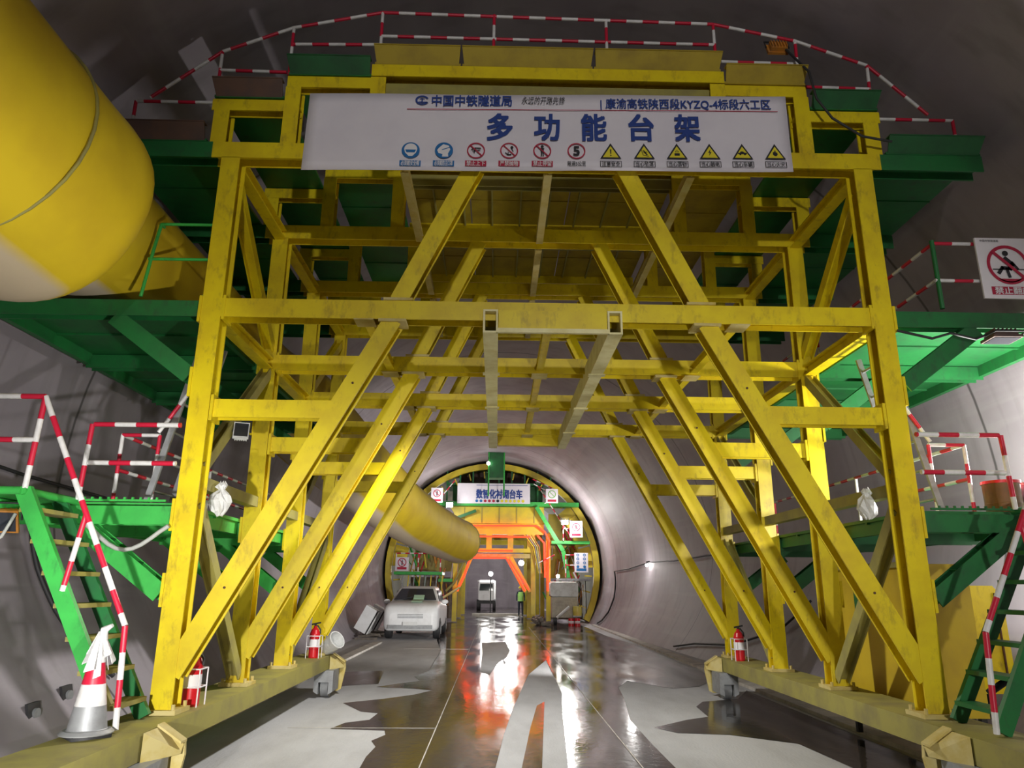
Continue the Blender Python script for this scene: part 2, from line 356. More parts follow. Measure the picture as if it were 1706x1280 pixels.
# ------------------------------------------------------------------ the multi-function gantry
FY = [7.04, 8.92, 10.74, 12.75]
G = thing('work_gantry', 'big yellow steel portal gantry with green side decks straddling the wet road', 'gantry', (0, 9.9, 0))
XC = 3.45
def diag_x(z): return 3.40 - (z-.95)*(3.40-1.61)/(4.33-.95)
for y in FY:
    for s in (-1, 1):
        c = MB().hbeam((s*XC, y, .66), (s*XC, y, 6.18), .2, .2).build('column', YEL, G)
        p = MB().box(s*XC-.16, s*XC+.16, y-.16, y+.16, .622, .66)
        for dx in (-.125, .125):
            for dy in (-.125, .125): p.lathe([(.018, 0), (.018, .05)], (s*XC+dx, y+dy, .655), 6)
        p.build('base_plate', YELD, c)
        for (o_, z0, z1) in ((-.125, 4.31, 4.57), (-.125, 3.26, 3.52), (.115, 4.28, 4.56), (.115, 3.5, 3.8), (.115, 2.2, 2.5), (.115, 1.52, 1.82)):
            MB().box(s*(XC+o_)-.014, s*(XC+o_)+.014, y-.11, y+.11, z0, z1).build('joint_plate', YEL, c)
        # raking legs
        d = MB().hbeam((s*3.40, y, .95), (s*1.61, y, 4.335), .185, .19)
        d = d.build('diagonal_brace', YEL, G)
        MB().box(s*1.61-.14, s*1.61+.14, y-.12, y+.12, 4.31, 4.338).build('end_plate', YELD, d)
        for t in (.22, .8):
            px, pz = s*(3.40-(3.40-1.61)*t), .95+3.385*t
            MB().lathe([(.012, 0), (.012, .008)], (px, y-.096, pz), 8, 0, 'y').build('bolt', RUST, d)
        d = MB().hbeam((s*1.56, y, 4.545), (s*.80, y, 6.18), .185, .19).build('diagonal_brace', YEL, G)
        MB().box(s*1.56-.15, s*1.56+.15, y-.12, y+.12, 4.541, 4.568).build('end_plate', YELD, d)
        MB().hbeam((s*(XC-.1), y, 3.39), (s*(diag_x(3.39)+.02), y, 3.39), .18, .16).build('tie_beam', YEL, G)
    MB().hbeam((-3.66, y, 6.27), (3.66, y, 6.27), .19, .2).build('cross_beam', YEL, G)
    b = MB().hbeam((-XC+.1, y, 4.44), (XC-.1, y, 4.44), .20, .2).build('cross_beam', YEL, G)
    for x in (-1.9, 0, 1.95): MB().box(x-.1, x+.1, y-.115, y+.115, 4.325, 4.338).build('splice_plate', YELD, b)
    for s in (-1, 1):
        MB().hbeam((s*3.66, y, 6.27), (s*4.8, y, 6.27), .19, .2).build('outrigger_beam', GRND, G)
        MB().hbeam((s*3.62, y, 6.37), (s*3.62, y, 6.78), .17, .17).build('stub_post', YEL, G)
        MB().hbeam((s*2.86, y, 6.37), (s*2.86, y, 7.1), .17, .17).build('stub_post', YEL, G)
        MB().hbeam((s*1.92, y, 6.37), (s*1.92, y, 7.25), .17, .17).build('stub_post', YEL, G)
        MB().hbeam((s*2.78, y, 6.86), (s*3.74, y, 6.86), .14, .14).build('step_beam', YEL, G)
        MB().hbeam((s*1.84, y, 7.18), (s*2.94, y, 7.18), .14, .14).build('step_beam', YEL, G)
    MB().hbeam((-2.0, y, 7.335), (2.0, y, 7.335), .15, .19).build('roof_beam', YEL, G)
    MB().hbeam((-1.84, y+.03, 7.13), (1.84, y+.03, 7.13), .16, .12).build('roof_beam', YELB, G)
# longitudinals between the frames
for i in range(3):
    y0, y1 = FY[i]+.1, FY[i+1]-.1
    for x in (-1.6, 0, 1.6): MB().hbeam((x, y0, 6.2), (x, y1, 6.2), .09, .1, (0, 0, 1)).build('purlin', YELD, G)
    for x in (-1.9, 0, 1.97): MB().hbeam((x, y0, 4.42), (x, y1, 4.42), .09, .1, (0, 0, 1)).build('purlin', YEL, G)
    for s in (-1, 1):
        MB().hbeam((s*XC, y0, 6.22), (s*XC, y1, 6.22), .14, .14, (0, 0, 1)).build('side_chord', YEL, G)
        MB().hbeam((s*XC, y0, 4.42), (s*XC, y1, 4.42), .14, .14, (0, 0, 1)).build('side_chord', YEL, G)
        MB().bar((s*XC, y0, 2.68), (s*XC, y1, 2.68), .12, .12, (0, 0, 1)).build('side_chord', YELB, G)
def sidebrace(ya, za, yb, zb, wd=.13, m=YEL, nm='side_brace'):
    for s in (-1, 1): MB().hbeam((s*XC, ya, za), (s*XC, yb, zb), wd, wd, (1, 0, 0)).build(nm, m, G)
sidebrace(FY[0]+.1, 6.0, FY[1]-.1, 4.62); sidebrace(FY[3]-.1, 6.0, FY[2]+.1, 4.62)
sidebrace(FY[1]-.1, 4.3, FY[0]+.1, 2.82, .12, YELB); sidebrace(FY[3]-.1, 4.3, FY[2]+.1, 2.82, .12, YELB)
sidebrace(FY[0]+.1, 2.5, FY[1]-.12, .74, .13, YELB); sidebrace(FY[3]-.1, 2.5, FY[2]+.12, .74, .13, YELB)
# ground beams on wheels
for s in (-1, 1):
    g = MB()
    g.box(s*3.21 if s > 0 else -3.74, 3.74 if s > 0 else -3.21, 4.6, 12.95, .42, .62)
    gb = g.build('ground_beam', YELB, G)
    for ys in (6.15, 12.62):
        x0 = s*3.2; yy = ys+.30; k = MB()
        k.slab([(x0, yy, .62), (x0-s*.19, yy, .50), (x0-s*.20, yy, .40), (x0-s*.14, yy, .08), (x0-s*.08, yy, .05), (x0+s*.02, yy, .05), (x0+s*.02, yy, .62)], (0, .035, 0))
        k.slab([(x0, yy+.02, .625), (x0, yy-.1, .625), (x0-s*.20, yy-.1, .50), (x0-s*.20, yy+.02, .50)], (0, 0, .018))
        k.build('end_bracket', YELD, gb)
        MB().slab([(x0-s*.003, yy-.34, .62), (x0-s*.003, yy, .62), (x0-s*.19, yy, .50), (x0-s*.19, yy-.05, .44), (x0-s*.003, yy-.34, .43)], (0, 0, -.02)).build('gusset', YELD, gb)
        wb = MB().slab([(s*3.24-.15, ys-.22, .415), (s*3.24+.15, ys-.22, .415), (s*3.24+.15, ys-.22, .10), (s*3.24+.08, ys-.22, .06), (s*3.24+.08, ys-.22, .24), (s*3.24-.08, ys-.22, .24), (s*3.24-.08, ys-.22, .06), (s*3.24-.15, ys-.22, .10)], (0, .44, 0)); wb.build('wheel_housing', STEEL, gb)
        wh = MB().lathe([(.05, -.06), (.16, -.06), (.16, .06), (.05, .06)], (s*3.24, ys, .161), 24, 0, 'x')
        wh.lathe([(.045, -.079), (.045, .079)], (s*3.24, ys, .161), 12, 0, 'x'); wh.build('wheel', STEEL, gb)

TOEG = mat('grimy_green_plate', (.012, .11, .03), .6, 0, (.01, .05, .02), 3., .7)
TOEY = mat('grimy_shaded_yellow_plate', (.42, .31, .02), .6, 0, (.25, .17, .02), 3., .7)  # grimy toe boards; roof deck's dim underside also put into this colour
def trough(x0, x1, y0, y1, z, name, m, mt, lip=.16):
    """flat deck plate with a leaning toe board along its front edge"""
    o = MB().comb(y0, y1, x0, x1, z, z+.03, z-.012, .98, .025).build(name, m, G)
    t = MB(); e = .02
    t.slab([(x0+e, y0, z+.01), (x1-e, y0, z+.01), (x1, y0-.12, z+lip), (x0, y0-.12, z+lip)], (0, .015, 0))
    t.slab([(x0, y0-.13, z+lip), (x1, y0-.13, z+lip), (x1, y0-.03, z+lip+.005), (x0, y0-.03, z+lip+.005)], (0, 0, .012))
    k = max(1, int((x1-x0)/.6))
    for i in range(1, k): x = x0+(x1-x0)*i/k; t.slab([(x, y0-.004, z+.02), (x, y0-.12, z+lip-.01), (x, y0-.09, z+lip-.01)], (.014, 0, 0))
    t.build('toe_board', mt, o)
    return o
for s in (-1, 1):
    def X(a, b): return (a, b) if s > 0 else (-b, -a)
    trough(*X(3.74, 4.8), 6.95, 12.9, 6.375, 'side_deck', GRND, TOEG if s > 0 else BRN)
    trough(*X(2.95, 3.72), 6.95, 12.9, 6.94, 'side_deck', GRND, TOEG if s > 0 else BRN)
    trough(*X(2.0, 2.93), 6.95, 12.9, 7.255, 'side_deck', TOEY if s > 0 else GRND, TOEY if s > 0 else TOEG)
for i, (a, b) in enumerate(((-1.97, -1.0), (-.98, .5), (.52, 1.97))):
    t = trough(a, b, 6.95, 12.9, 7.415, 'roof_deck', TOEY, TOEY)
for i in range(1, 9): x = -1.97 + 3.94*i/9; MB().box(x-.012, x+.012, 7.15, 12.65, 7.37, 7.415).build('roof_rib', YELB, G)

# wing decks at two levels
def wing(zt, xo, s, ys, GRN, nobrace=()):
    o = MB().comb(7.1, 12.9, s*3.58, s*xo, zt-.02, zt+.015, zt-.04, .96, .04).build('wing_deck', GRN, G)
    for xx, dd in ((xo-.04, .07), (3.64, .06)): MB().bar((s*xx, 7.1, zt-.09), (s*xx, 12.9, zt-.09), .14, dd, (1, 0, 0)).build('edge_channel', GRN, o)
    for y in ys:
        MB().hbeam((s*3.58, y, zt-.115), (s*(xo-.02), y, zt-.115), .17, .16).build('wing_beam', GRN, G)
        if y in nobrace: continue
        b = MB().hbeam((s*4.43, y, zt-.21), (s*3.60, y, zt-.82), .17, .15).build('wing_brace', GRN, G)
        k = MB(); d0 = Vector((s*4.43, y, zt-.21)); d1 = Vector((s*3.60, y, zt-.82)); u = (d1-d0).normalized(); nrm = Vector((u.z, 0, -u.x))
        for t in (.3, .65): p = d0.lerp(d1, t); k.prism([(-.006, -.073), (.006, -.073), (.006, .073), (-.006, .073)], p-nrm*.08, p+nrm*.08, (0, 1, 0))
        k.build('stiffener', GRND, b)
for s in (-1, 1):
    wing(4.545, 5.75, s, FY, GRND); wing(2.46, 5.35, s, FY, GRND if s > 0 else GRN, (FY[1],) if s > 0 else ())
    # landing plate in front of the lower wing, where the access ladder arrives
    d = MB().box(s*4.46 if s > 0 else -5.35, 5.35 if s > 0 else -4.46, 6.1, 6.9, 2.44, 2.475)
    d.tube([(s*4.46, 6.1, 2.46), (s*5.35, 6.1, 2.46)], .035); d.tube([(s*4.46, 6.1, 2.46), (s*4.46, 6.95, 2.46)], .035)
    d.bar((s*4.9, 6.15, 2.38), (s*4.9, 6.95, 2.38), .08, .1, (0, 0, 1))
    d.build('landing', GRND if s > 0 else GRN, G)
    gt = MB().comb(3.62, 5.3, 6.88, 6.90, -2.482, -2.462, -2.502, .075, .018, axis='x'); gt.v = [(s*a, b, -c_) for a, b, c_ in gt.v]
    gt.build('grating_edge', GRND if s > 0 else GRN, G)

# access ladders
for s in (-1, 1):
    L = MB(); m = [GRN, GRND, YELB]
    if s < 0:
        L.bar((-4.47, 6.15, 2.47), (-3.62, 6.15, .93), .13, .05); L.bar((-3.62, 6.15, .93), (-3.54, 6.15, .79), .13, .05, m=2)
    else: L.bar((4.47, 6.15, 2.47), (3.48, 6.15, .64), .13, .05, m=1)
    ld = L.build('access_ladder', m, G)
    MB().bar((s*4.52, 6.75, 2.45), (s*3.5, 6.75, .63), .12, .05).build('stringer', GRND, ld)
    for i in range(7):
        t = (i+.6)/7.2; x = s*(4.49-(4.49-3.49)*t); z = 2.46-1.83*t
        MB().box(x-.09, x+.09, 6.17, 6.73, z-.018, z+.018).build('rung', YELB if s < 0 else GRND, ld)
    if s > 0: MB().tube([(3.62, 6.45, .9), (3.9, 6.45, 1.06)], .03).build('strut', DARK, ld)
    h = MB()
    h.striped((s*4.42, 6.12, 3.27), (s*3.46, 6.12, 1.40), .024, .2, 1); h.striped((s*3.46, 6.12, 1.40), (s*3.42, 6.12, .64), .024, .2, 0)
    h.striped((s*3.91, 6.12, 2.27), (s*4.0, 6.12, 1.66), .022, .19, 0)
    h.build('handrail', [RED, WHT], ld)
    # inner ladder from the lower to the upper wing deck
    q2 = MB().bar((s*4.05, 7.4, 2.48), (s*3.66, 7.4, 4.3), .06, .03).build('inner_ladder', STEEL, G)
    MB().bar((s*4.05, 7.95, 2.48), (s*3.66, 7.95, 4.3), .06, .03).build('stringer', STEEL, q2)
    for i in range(6): t = (i+.5)/6; MB().tube([(s*(4.05-.39*t), 7.4, 2.48+1.82*t), (s*(4.05-.39*t), 7.95, 2.48+1.82*t)], .014).build('rung', STEEL, q2)
    h = MB(); h.striped((s*4.0, 7.36, 3.22), (s*3.68, 7.36, 3.75), .02, .17, 1); h.striped((s*3.68, 7.36, 3.75), (s*3.63, 7.6, 4.5), .018, .17, 0)
    h.build('handrail', [RED, WHT], q2)

# guard rails
def rail(name, segs, r=.024, L=.2):
    h = MB()
    for i, (a, b) in enumerate(segs): h.striped(a, b, r, L, i)
    return h.build(name, [RED, WHT], G)
for s in (-1, 1):
    rail('guard_rail', [((s*4.42, 6.12, 3.27), (s*5.5, 6.12, 3.27)), ((s*4.42, 6.12, 2.89), (s*5.5, 6.12, 2.89)), ((s*4.42, 6.12, 3.27), (s*4.45, 6.12, 2.48))])
    rail('guard_rail', [((s*4.38, 6.86, 3.19), (s*3.56, 6.86, 3.19)), ((s*4.38, 6.86, 2.82), (s*3.56, 6.86, 2.82)), ((s*4.40, 6.86, 3.19), (s*4.42, 6.86, 2.47))])
    rail('guard_rail', [((s*4.39, 7.42, 3.2), (s*4.01, 7.42, 3.2)), ((s*4.39, 7.42, 3.2), (s*4.39, 7.42, 2.48)), ((s*4.01, 7.42, 3.2), (s*4.01, 7.42, 2.48)),
                        ((s*4.39, 7.42, 3.2), (s*4.39, 12.8, 3.2)), ((s*4.39, 7.42, 2.84), (s*4.39, 12.8, 2.84)), ((s*4.39, 9.8, 3.2), (s*4.39, 9.8, 2.48)), ((s*4.39, 12.8, 3.2), (s*4.39, 12.8, 2.48))], .02)
rail('guard_rail', [((4.12, 6.98, 5.31), (4.56, 6.98, 5.31)), ((4.08, 6.98, 4.88), (4.56, 6.98, 4.88)), ((4.12, 6.98, 5.31), (4.12, 12.8, 5.31)), ((4.12, 6.98, 4.9), (4.12, 12.8, 4.9)),
                    ((4.12, 9.9, 5.31), (4.12, 9.9, 4.56)), ((4.12, 12.8, 5.31), (4.12, 12.8, 4.56))], .02)
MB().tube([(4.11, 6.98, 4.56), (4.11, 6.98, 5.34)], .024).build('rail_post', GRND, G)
h = MB(); h.tube([(-4.1, 6.98, 5.38), (-3.56, 6.98, 5.38)], .016); h.tube([(-4.18, 6.98, 4.98), (-3.56, 6.98, 4.98)], .016); h.tube([(-4.2, 6.98, 4.56), (-4.14, 6.98, 5.1), (-4.1, 6.98, 5.38)], .018)
h.tube([(-4.1, 6.98, 5.38), (-4.1, 7.05, 5.38)], .016); h.tube([(-3.6, 7.05, 4.6), (-3.75, 9.5, 5.4)], .015)
h.build('guard_rail', GRN, G)
# railing that climbs over the arch
YR = 7.0
NR = rail
def rail(name, segs, r=.019, L=.19): return NR(name, segs, r, L)
rail('arch_guard_rail', [((-1.93, YR, 8.17), (1.94, YR, 8.11)), ((-1.93, YR, 7.84), (1.94, YR, 7.82)), ((-1.93, YR, 7.45), (-1.93, YR, 8.17)), ((-.63, YR, 7.45), (-.63, YR, 8.17)), ((.68, YR, 7.45), (.68, YR, 8.14)), ((1.94, YR, 7.45), (1.94, YR, 8.11))])
rail('arch_guard_rail', [((-1.93, YR, 8.17), (-2.94, YR, 7.93)), ((-1.95, YR, 7.72), (-2.94, YR, 7.70)), ((-2.94, YR, 7.28), (-2.94, YR, 7.93)), ((-2.94, YR, 7.93), (-3.72, YR, 7.58)), ((-2.97, YR, 7.32), (-3.72, YR, 7.33)), ((-3.72, YR, 6.97), (-3.72, YR, 7.58)),
                         ((-3.72, YR, 7.58), (-4.45, YR, 6.95)), ((-3.75, YR, 6.9), (-4.6, YR, 6.9)), ((-4.6, YR, 6.9), (-4.6, YR, 6.4))])
rail('arch_guard_rail', [((1.94, YR, 8.11), (2.89, YR, 7.90)), ((2.0, YR, 7.59), (2.88, YR, 7.58)), ((2.88, YR, 7.28), (2.89, YR, 7.90)), ((2.89, YR, 7.90), (3.70, YR, 7.58)), ((2.95, YR, 7.27), (3.70, YR, 7.26)), ((3.68, YR, 6.97), (3.70, YR, 7.58)),
                         ((3.70, YR, 7.58), (4.32, YR, 6.93)), ((3.74, YR, 6.86), (4.59, YR, 6.86)), ((4.59, YR, 6.86), (4.59, YR, 6.4))])
for s in (-1, 1):   # back edge
    rail('arch_guard_rail', [((0, 12.85, 8.1), (s*1.94, 12.85, 8.1)), ((s*1.94, 12.85, 8.1), (s*1.94, 12.85, 7.45)), ((s*1.94, 12.85, 8.1), (s*2.9, 12.85, 7.9)), ((s*2.9, 12.85, 7.9), (s*2.9, 12.85, 7.28))])

# rail frame hung under the gantry's centre
hf = MB()
for x in (-.61, .65):
    hf.box(x-.075, x-.055, 6.86, 13.15, 4.18, 4.43); hf.box(x+.055, x+.075, 6.86, 13.15, 4.18, 4.43)
    hf.box(x-.055, x+.055, 6.86, 13.15, 4.18, 4.20); hf.box(x-.055, x+.055, 6.86, 13.15, 4.41, 4.43)
PALE = mat('pale_dusty_steel', (.86, .80, .46), .7, 0, (.66, .56, .2), 5., .7)
hf = hf.build('hoist_frame', PALE, G)
MB().box(-.53, .57, 6.87, 6.99, 4.235, 4.425).build('end_beam', YEL, hf); MB().box(-.53, .57, 12.95, 13.07, 4.2, 4.42).build('end_beam', YEL, hf)
MB().box(-.55, .59, 6.84, 6.88, 4.18, 4.225).build('lip_plate', PALE, hf)
for x in (-.61, .65):
    for y in (8.3, 10.0, 11.7): MB().box(x-.1, x+.1, y-.04, y+.04, 4.165, 4.18).build('strap_plate', PALE, hf)

# ------------------------------------------------------------------ banner
def bx(px): return -2.65 + (px-504)/815.*5.28
def bz(py, x=0): return 6.965 - (py-149.5)/129.5*.95 + .017*x
BY = 6.84
B = thing('banner', 'wide white banner with blue lettering hung across the front of the gantry', 'banner', (0, BY, 6.0))
mb = MB(); NX, NZ = 40, 8; vs = []
for j in range(NZ+1):
    for i in range(NX+1):
        x = -2.65 + 5.28*i/NX; x += (.018 if i == 0 else 0)*(j/NZ); t = j/NZ
        vs.append((x, BY + .008*math.sin(x*5.1+1)*math.sin(t*3.1) , 6.017 + .95*t + .017*x + .006*math.sin(x*2.3)))
mb.add(vs, [(j*(NX+1)+i, j*(NX+1)+i+1, (j+1)*(NX+1)+i+1, (j+1)*(NX+1)+i) for j in range(NZ) for i in range(NX)], 0, True)
sheet = mb.build('sheet', SHEET, B)
sm = sheet.modifiers.new('thick', 'SOLIDIFY'); sm.thickness = .004; sm.offset = 1 if False else -1
TY = BY - .022
SL = .017
def bt(body, px, py, hpx, wpx=None, m=BLUE, name='lettering', par=B, **k):
    x = bx(px)
    return text_mesh(name, body, hpx/129.5*.95*1.12, x, TY, bz(py, x), m, par, None if wpx is None else wpx/815*5.28, slope=SL, **k)
for ch, px in zip('多功能台架', (829, 908, 987, 1067, 1145)): bt(ch, px, 207, 43, 41, bold=.025)
bt('中国中铁隧道局', 781, 162, 18, 135, bold=.02)
bt('永远的开路先锋', 902, 161, 13, 74, m=BLK, bold=0, shear=.25)
bt('| 康渝高铁陕西段KYZQ-4标段六工区', 1145, 167, 17, 291, bold=.015)
l = MB(); l.slab([(bx(672), TY, bz(176.6, -1.5)), (bx(1302), TY, bz(177, 2.5)), (bx(1302), TY, bz(178, 2.5)), (bx(672), TY, bz(177.6, -1.5))], (0, .002, 0)); l.build('ruled_line', REDP, B)
PX = 5.28/815
def disc(mb, cx, cz, r, m, y=TY, r0=0., n=28, a0=0., a1=2*PI, ky=1.):
    P = [(cx + r*math.cos(a0+(a1-a0)*k/n), y, cz + ky*r*math.sin(a0+(a1-a0)*k/n)) for k in range(n+1)]
    if r0:
        Q = [(cx + r0*math.cos(a0+(a1-a0)*k/n), y, cz + ky*r0*math.sin(a0+(a1-a0)*k/n)) for k in range(n+1)]
        mb.add(P+Q, [(k, k+1, n+2+k, n+1+k) for k in range(n)], m)
    else: mb.add([(cx, y, cz)] + P, [(0, k+1, k+2) for k in range(n)], m)
def poly(mb, pts, m, y=TY): mb.add([(x, y, z) for x, z in pts], [tuple(range(len(pts)))], m)
def stroke(mb, pts, w, m, y=TY):
    for (x0, z0), (x1, z1) in zip(pts[:-1], pts[1:]):
        d = Vector((x1-x0, z1-z0)); 
        if d.length < 1e-6: continue
        n = Vector((-d.y, d.x)).normalized()*w/2; e = d.normalized()*w*.3
        poly(mb, [(x0-e.x+n.x, z0-e.y+n.y), (x1+e.x+n.x, z1+e.y+n.y), (x1+e.x-n.x, z1+e.y-n.y), (x0-e.x-n.x, z0-e.y-n.y)], m, y)
# company emblem: open ring of two arcs around an I-shaped rail and waves
lg = MB(); lx, lz = bx(697), bz(161.5, bx(697)); r = 11.5*PX
disc(lg, lx, lz, r, 0, r0=r*.72, a0=math.radians(25), a1=math.radians(335), ky=.8)
disc(lg, lx, lz-.004, r*.52, 0, r0=r*.36, a0=math.radians(40), a1=math.radians(140), ky=.8)
poly(lg, [(lx-r*.1, lz+r*.35), (lx+r*.1, lz+r*.35), (lx+r*.1, lz-r*.3), (lx-r*.1, lz-r*.3)], 0)
poly(lg, [(lx-r*.55, lz-r*.25), (lx+r*.8, lz-r*.25), (lx+r*.6, lz-r*.45), (lx-r*.5, lz-r*.45)], 0)
lg.build('emblem', BLUE, B)
caps = ['必须戴安全帽', '必须戴防尘口罩', '禁止上下', '严禁抛物', '禁止停留', '限速5公里', '注意安全', '当心坠落', '当心落物', '当心触电', '当心车辆', '当心火灾']
pxs = [682, 737, 790, 845, 900, 957, 1014, 1070, 1125, 1180, 1235, 1290]
IM = [BLUE2, WHP, REDP, BLK, YELP]
def body_fig(mb, cx, cz, k, m=3, y=TY):       # small standing figure
    disc(mb, cx, cz+k*.62, k*.2, m, y, n=12); poly(mb, [(cx-k*.26, cz+k*.38), (cx+k*.26, cz+k*.38), (cx+k*.18, cz-k*.2), (cx-k*.18, cz-k*.2)], m, y)
    poly(mb, [(cx-k*.18, cz-k*.2), (cx-k*.02, cz-k*.2), (cx-k*.04, cz-k*.8), (cx-k*.2, cz-k*.8)], m, y); poly(mb, [(cx+k*.02, cz-k*.2), (cx+k*.18, cz-k*.2), (cx+k*.2, cz-k*.8), (cx+k*.04, cz-k*.8)], m, y)
for i, px in enumerate(pxs):
    cx = bx(px); cz = bz(247, cx); r = 15*PX; g = MB(); y1, y2, y3 = TY, TY-.002, TY-.004
    if i < 2:
        disc(g, cx, cz, r, 0, y1)
        if i == 0:
            disc(g, cx, cz+r*.12, r*.72, 1, y2, a0=0, a1=PI); poly(g, [(cx-r*.72, cz+r*.12), (cx+r*.72, cz+r*.12), (cx+r*.6, cz-r*.3), (cx+r*.2, cz-r*.75), (cx-r*.2, cz-r*.75), (cx-r*.6, cz-r*.3)], 1, y2)
            poly(g, [(cx-r*.6, cz+r*.05), (cx+r*.6, cz+r*.05), (cx+r*.45, cz-r*.3), (cx-r*.45, cz-r*.3)], 0, y3)
        else:
            poly(g, [(cx-r*.1, cz+r*.75), (cx+r*.5, cz+r*.6), (cx+r*.7, cz+r*.1), (cx+r*.45, cz-r*.4), (cx+r*.5, cz-r*.8), (cx-r*.2, cz-r*.8), (cx-r*.15, cz-r*.5), (cx-r*.6, cz-r*.35), (cx-r*.75, cz), (cx-r*.55, cz+r*.3)], 1, y2)
            stroke(g, [(cx-r*.2, cz+r*.05), (cx+r*.6, cz+r*.35)], r*.1, 0, y3)
    elif i < 6:
        disc(g, cx, cz, r, 2, y1, r0=r*.86)
        if i < 5: stroke(g, [(cx-r*.64, cz+r*.64), (cx+r*.64, cz-r*.64)], r*.13, 2, y3)
        if i == 2:
            stroke(g, [(cx-r*.5, cz+r*.1), (cx-r*.1, cz+r*.3), (cx+r*.5, cz+r*.3)], r*.12, 3, y2); stroke(g, [(cx-r*.35, cz-r*.1), (cx+r*.45, cz+r*.05)], r*.1, 3, y2); stroke(g, [(cx-r*.1, cz+r*.2), (cx-r*.2, cz-r*.3)], r*.1, 3, y2)
        if i == 3:
            disc(g, cx+r*.3, cz+r*.4, r*.17, 3, y2, n=10); stroke(g, [(cx+r*.25, cz+r*.25), (cx+r*.45, cz-r*.1)], r*.1, 3, y2); stroke(g, [(cx-r*.4, cz-r*.3), (cx-r*.1, cz-r*.55), (cx+r*.2, cz-r*.5)], r*.12, 3, y2); stroke(g, [(cx-r*.1, cz-r*.2), (cx-r*.1, cz-r*.55)], r*.1, 3, y2)
        if i == 4: body_fig(g, cx, cz, r*.85, 3, y2)
    else:
        tz = cz - 3*PX; h = 27*PX; wd = 17.5*PX
        poly(g, [(cx-wd, tz-h*.42), (cx+wd, tz-h*.42), (cx, tz+h*.66)], 3, y1)
        poly(g, [(cx-wd*.76, tz-h*.34), (cx+wd*.76, tz-h*.34), (cx, tz+h*.46)], 4, y2)
        q = h*.36
        if i == 6: poly(g, [(cx-q*.13, tz+q*.6), (cx+q*.13, tz+q*.6), (cx+q*.08, tz-q*.3), (cx-q*.08, tz-q*.3)], 3, y3); disc(g, cx, tz-q*.58, q*.13, 3, y3, n=10)
        if i == 7: stroke(g, [(cx-q*.45, tz+q*.5), (cx-q*.2, tz-q*.5), (cx+q*.7, tz-q*.7)], q*.12, 3, y3); stroke(g, [(cx-q*.1, tz+q*.35), (cx+q*.2, tz-q*.1), (cx+q*.45, tz-q*.4)], q*.24, 3, y3); stroke(g, [(cx-q*.1, tz), (cx+q*.5, tz+q*.1)], q*.12, 3, y3)
        if i == 8: poly(g, [(cx-q*.45, tz-q*.1), (cx+q*.45, tz-q*.1), (cx+q*.45, tz-q*.6), (cx-q*.45, tz-q*.6)], 3, y3); stroke(g, [(cx, tz+q*.5), (cx, tz+q*.05)], q*.12, 3, y3); stroke(g, [(cx-q*.25, tz+q*.3), (cx-q*.25, tz+q*.05)], q*.1, 3, y3); stroke(g, [(cx+q*.25, tz+q*.3), (cx+q*.25, tz+q*.05)], q*.1, 3, y3)
        if i == 9: poly(g, [(cx+q*.15, tz+q*.75), (cx-q*.3, tz), (cx-q*.02, tz+q*.02), (cx-q*.15, tz-q*.65), (cx+q*.3, tz+q*.15), (cx+q*.04, tz+q*.12)], 3, y3)
        if i == 10: poly(g, [(cx-q*.8, tz-q*.25), (cx+q*.8, tz-q*.25), (cx+q*.7, tz+q*.05), (cx+q*.3, tz+q*.08), (cx+q*.1, tz+q*.3), (cx-q*.3, tz+q*.3), (cx-q*.45, tz+q*.05), (cx-q*.8, tz)], 3, y3); disc(g, cx-q*.4, tz-q*.3, q*.16, 3, y3, n=10); disc(g, cx+q*.4, tz-q*.3, q*.16, 3, y3, n=10)
        if i == 11: poly(g, [(cx, tz+q*.65), (cx-q*.2, tz+q*.15), (cx-q*.4, tz+q*.2), (cx-q*.42, tz-q*.3), (cx-q*.15, tz-q*.6), (cx+q*.2, tz-q*.6), (cx+q*.42, tz-q*.25), (cx+q*.3, tz+q*.2), (cx+q*.15, tz+q*.05)], 3, y3)
    o = g.build('safety_symbol', IM, B)
    if i == 5: bt('5', px, 247, 19, m=BLK, par=o, bold=.03)
    cap = MB(); zc = bz(268.5, cx); wd, hh = 17.5*PX, 5.2*PX
    if i < 5: poly(cap, [(cx-wd, zc-hh), (cx+wd, zc-hh), (cx+wd, zc+hh), (cx-wd, zc+hh)], 0 if i < 2 else 2)
    elif i > 5:
        for P in (((cx-wd, zc-hh), (cx+wd, zc-hh)), ((cx+wd, zc-hh), (cx+wd, zc+hh)), ((cx+wd, zc+hh), (cx-wd, zc+hh)), ((cx-wd, zc+hh), (cx-wd, zc-hh))): stroke(cap, P, .006, 3)
    if cap.v: cap.build('caption_plate', IM, o)
    TYs = TY; TY = TY-.003
    bt(caps[i], px, 268.5, 8, 30, m=WHP if i < 5 else BLK, par=o, name='caption', bold=.01)
    TY = TYs

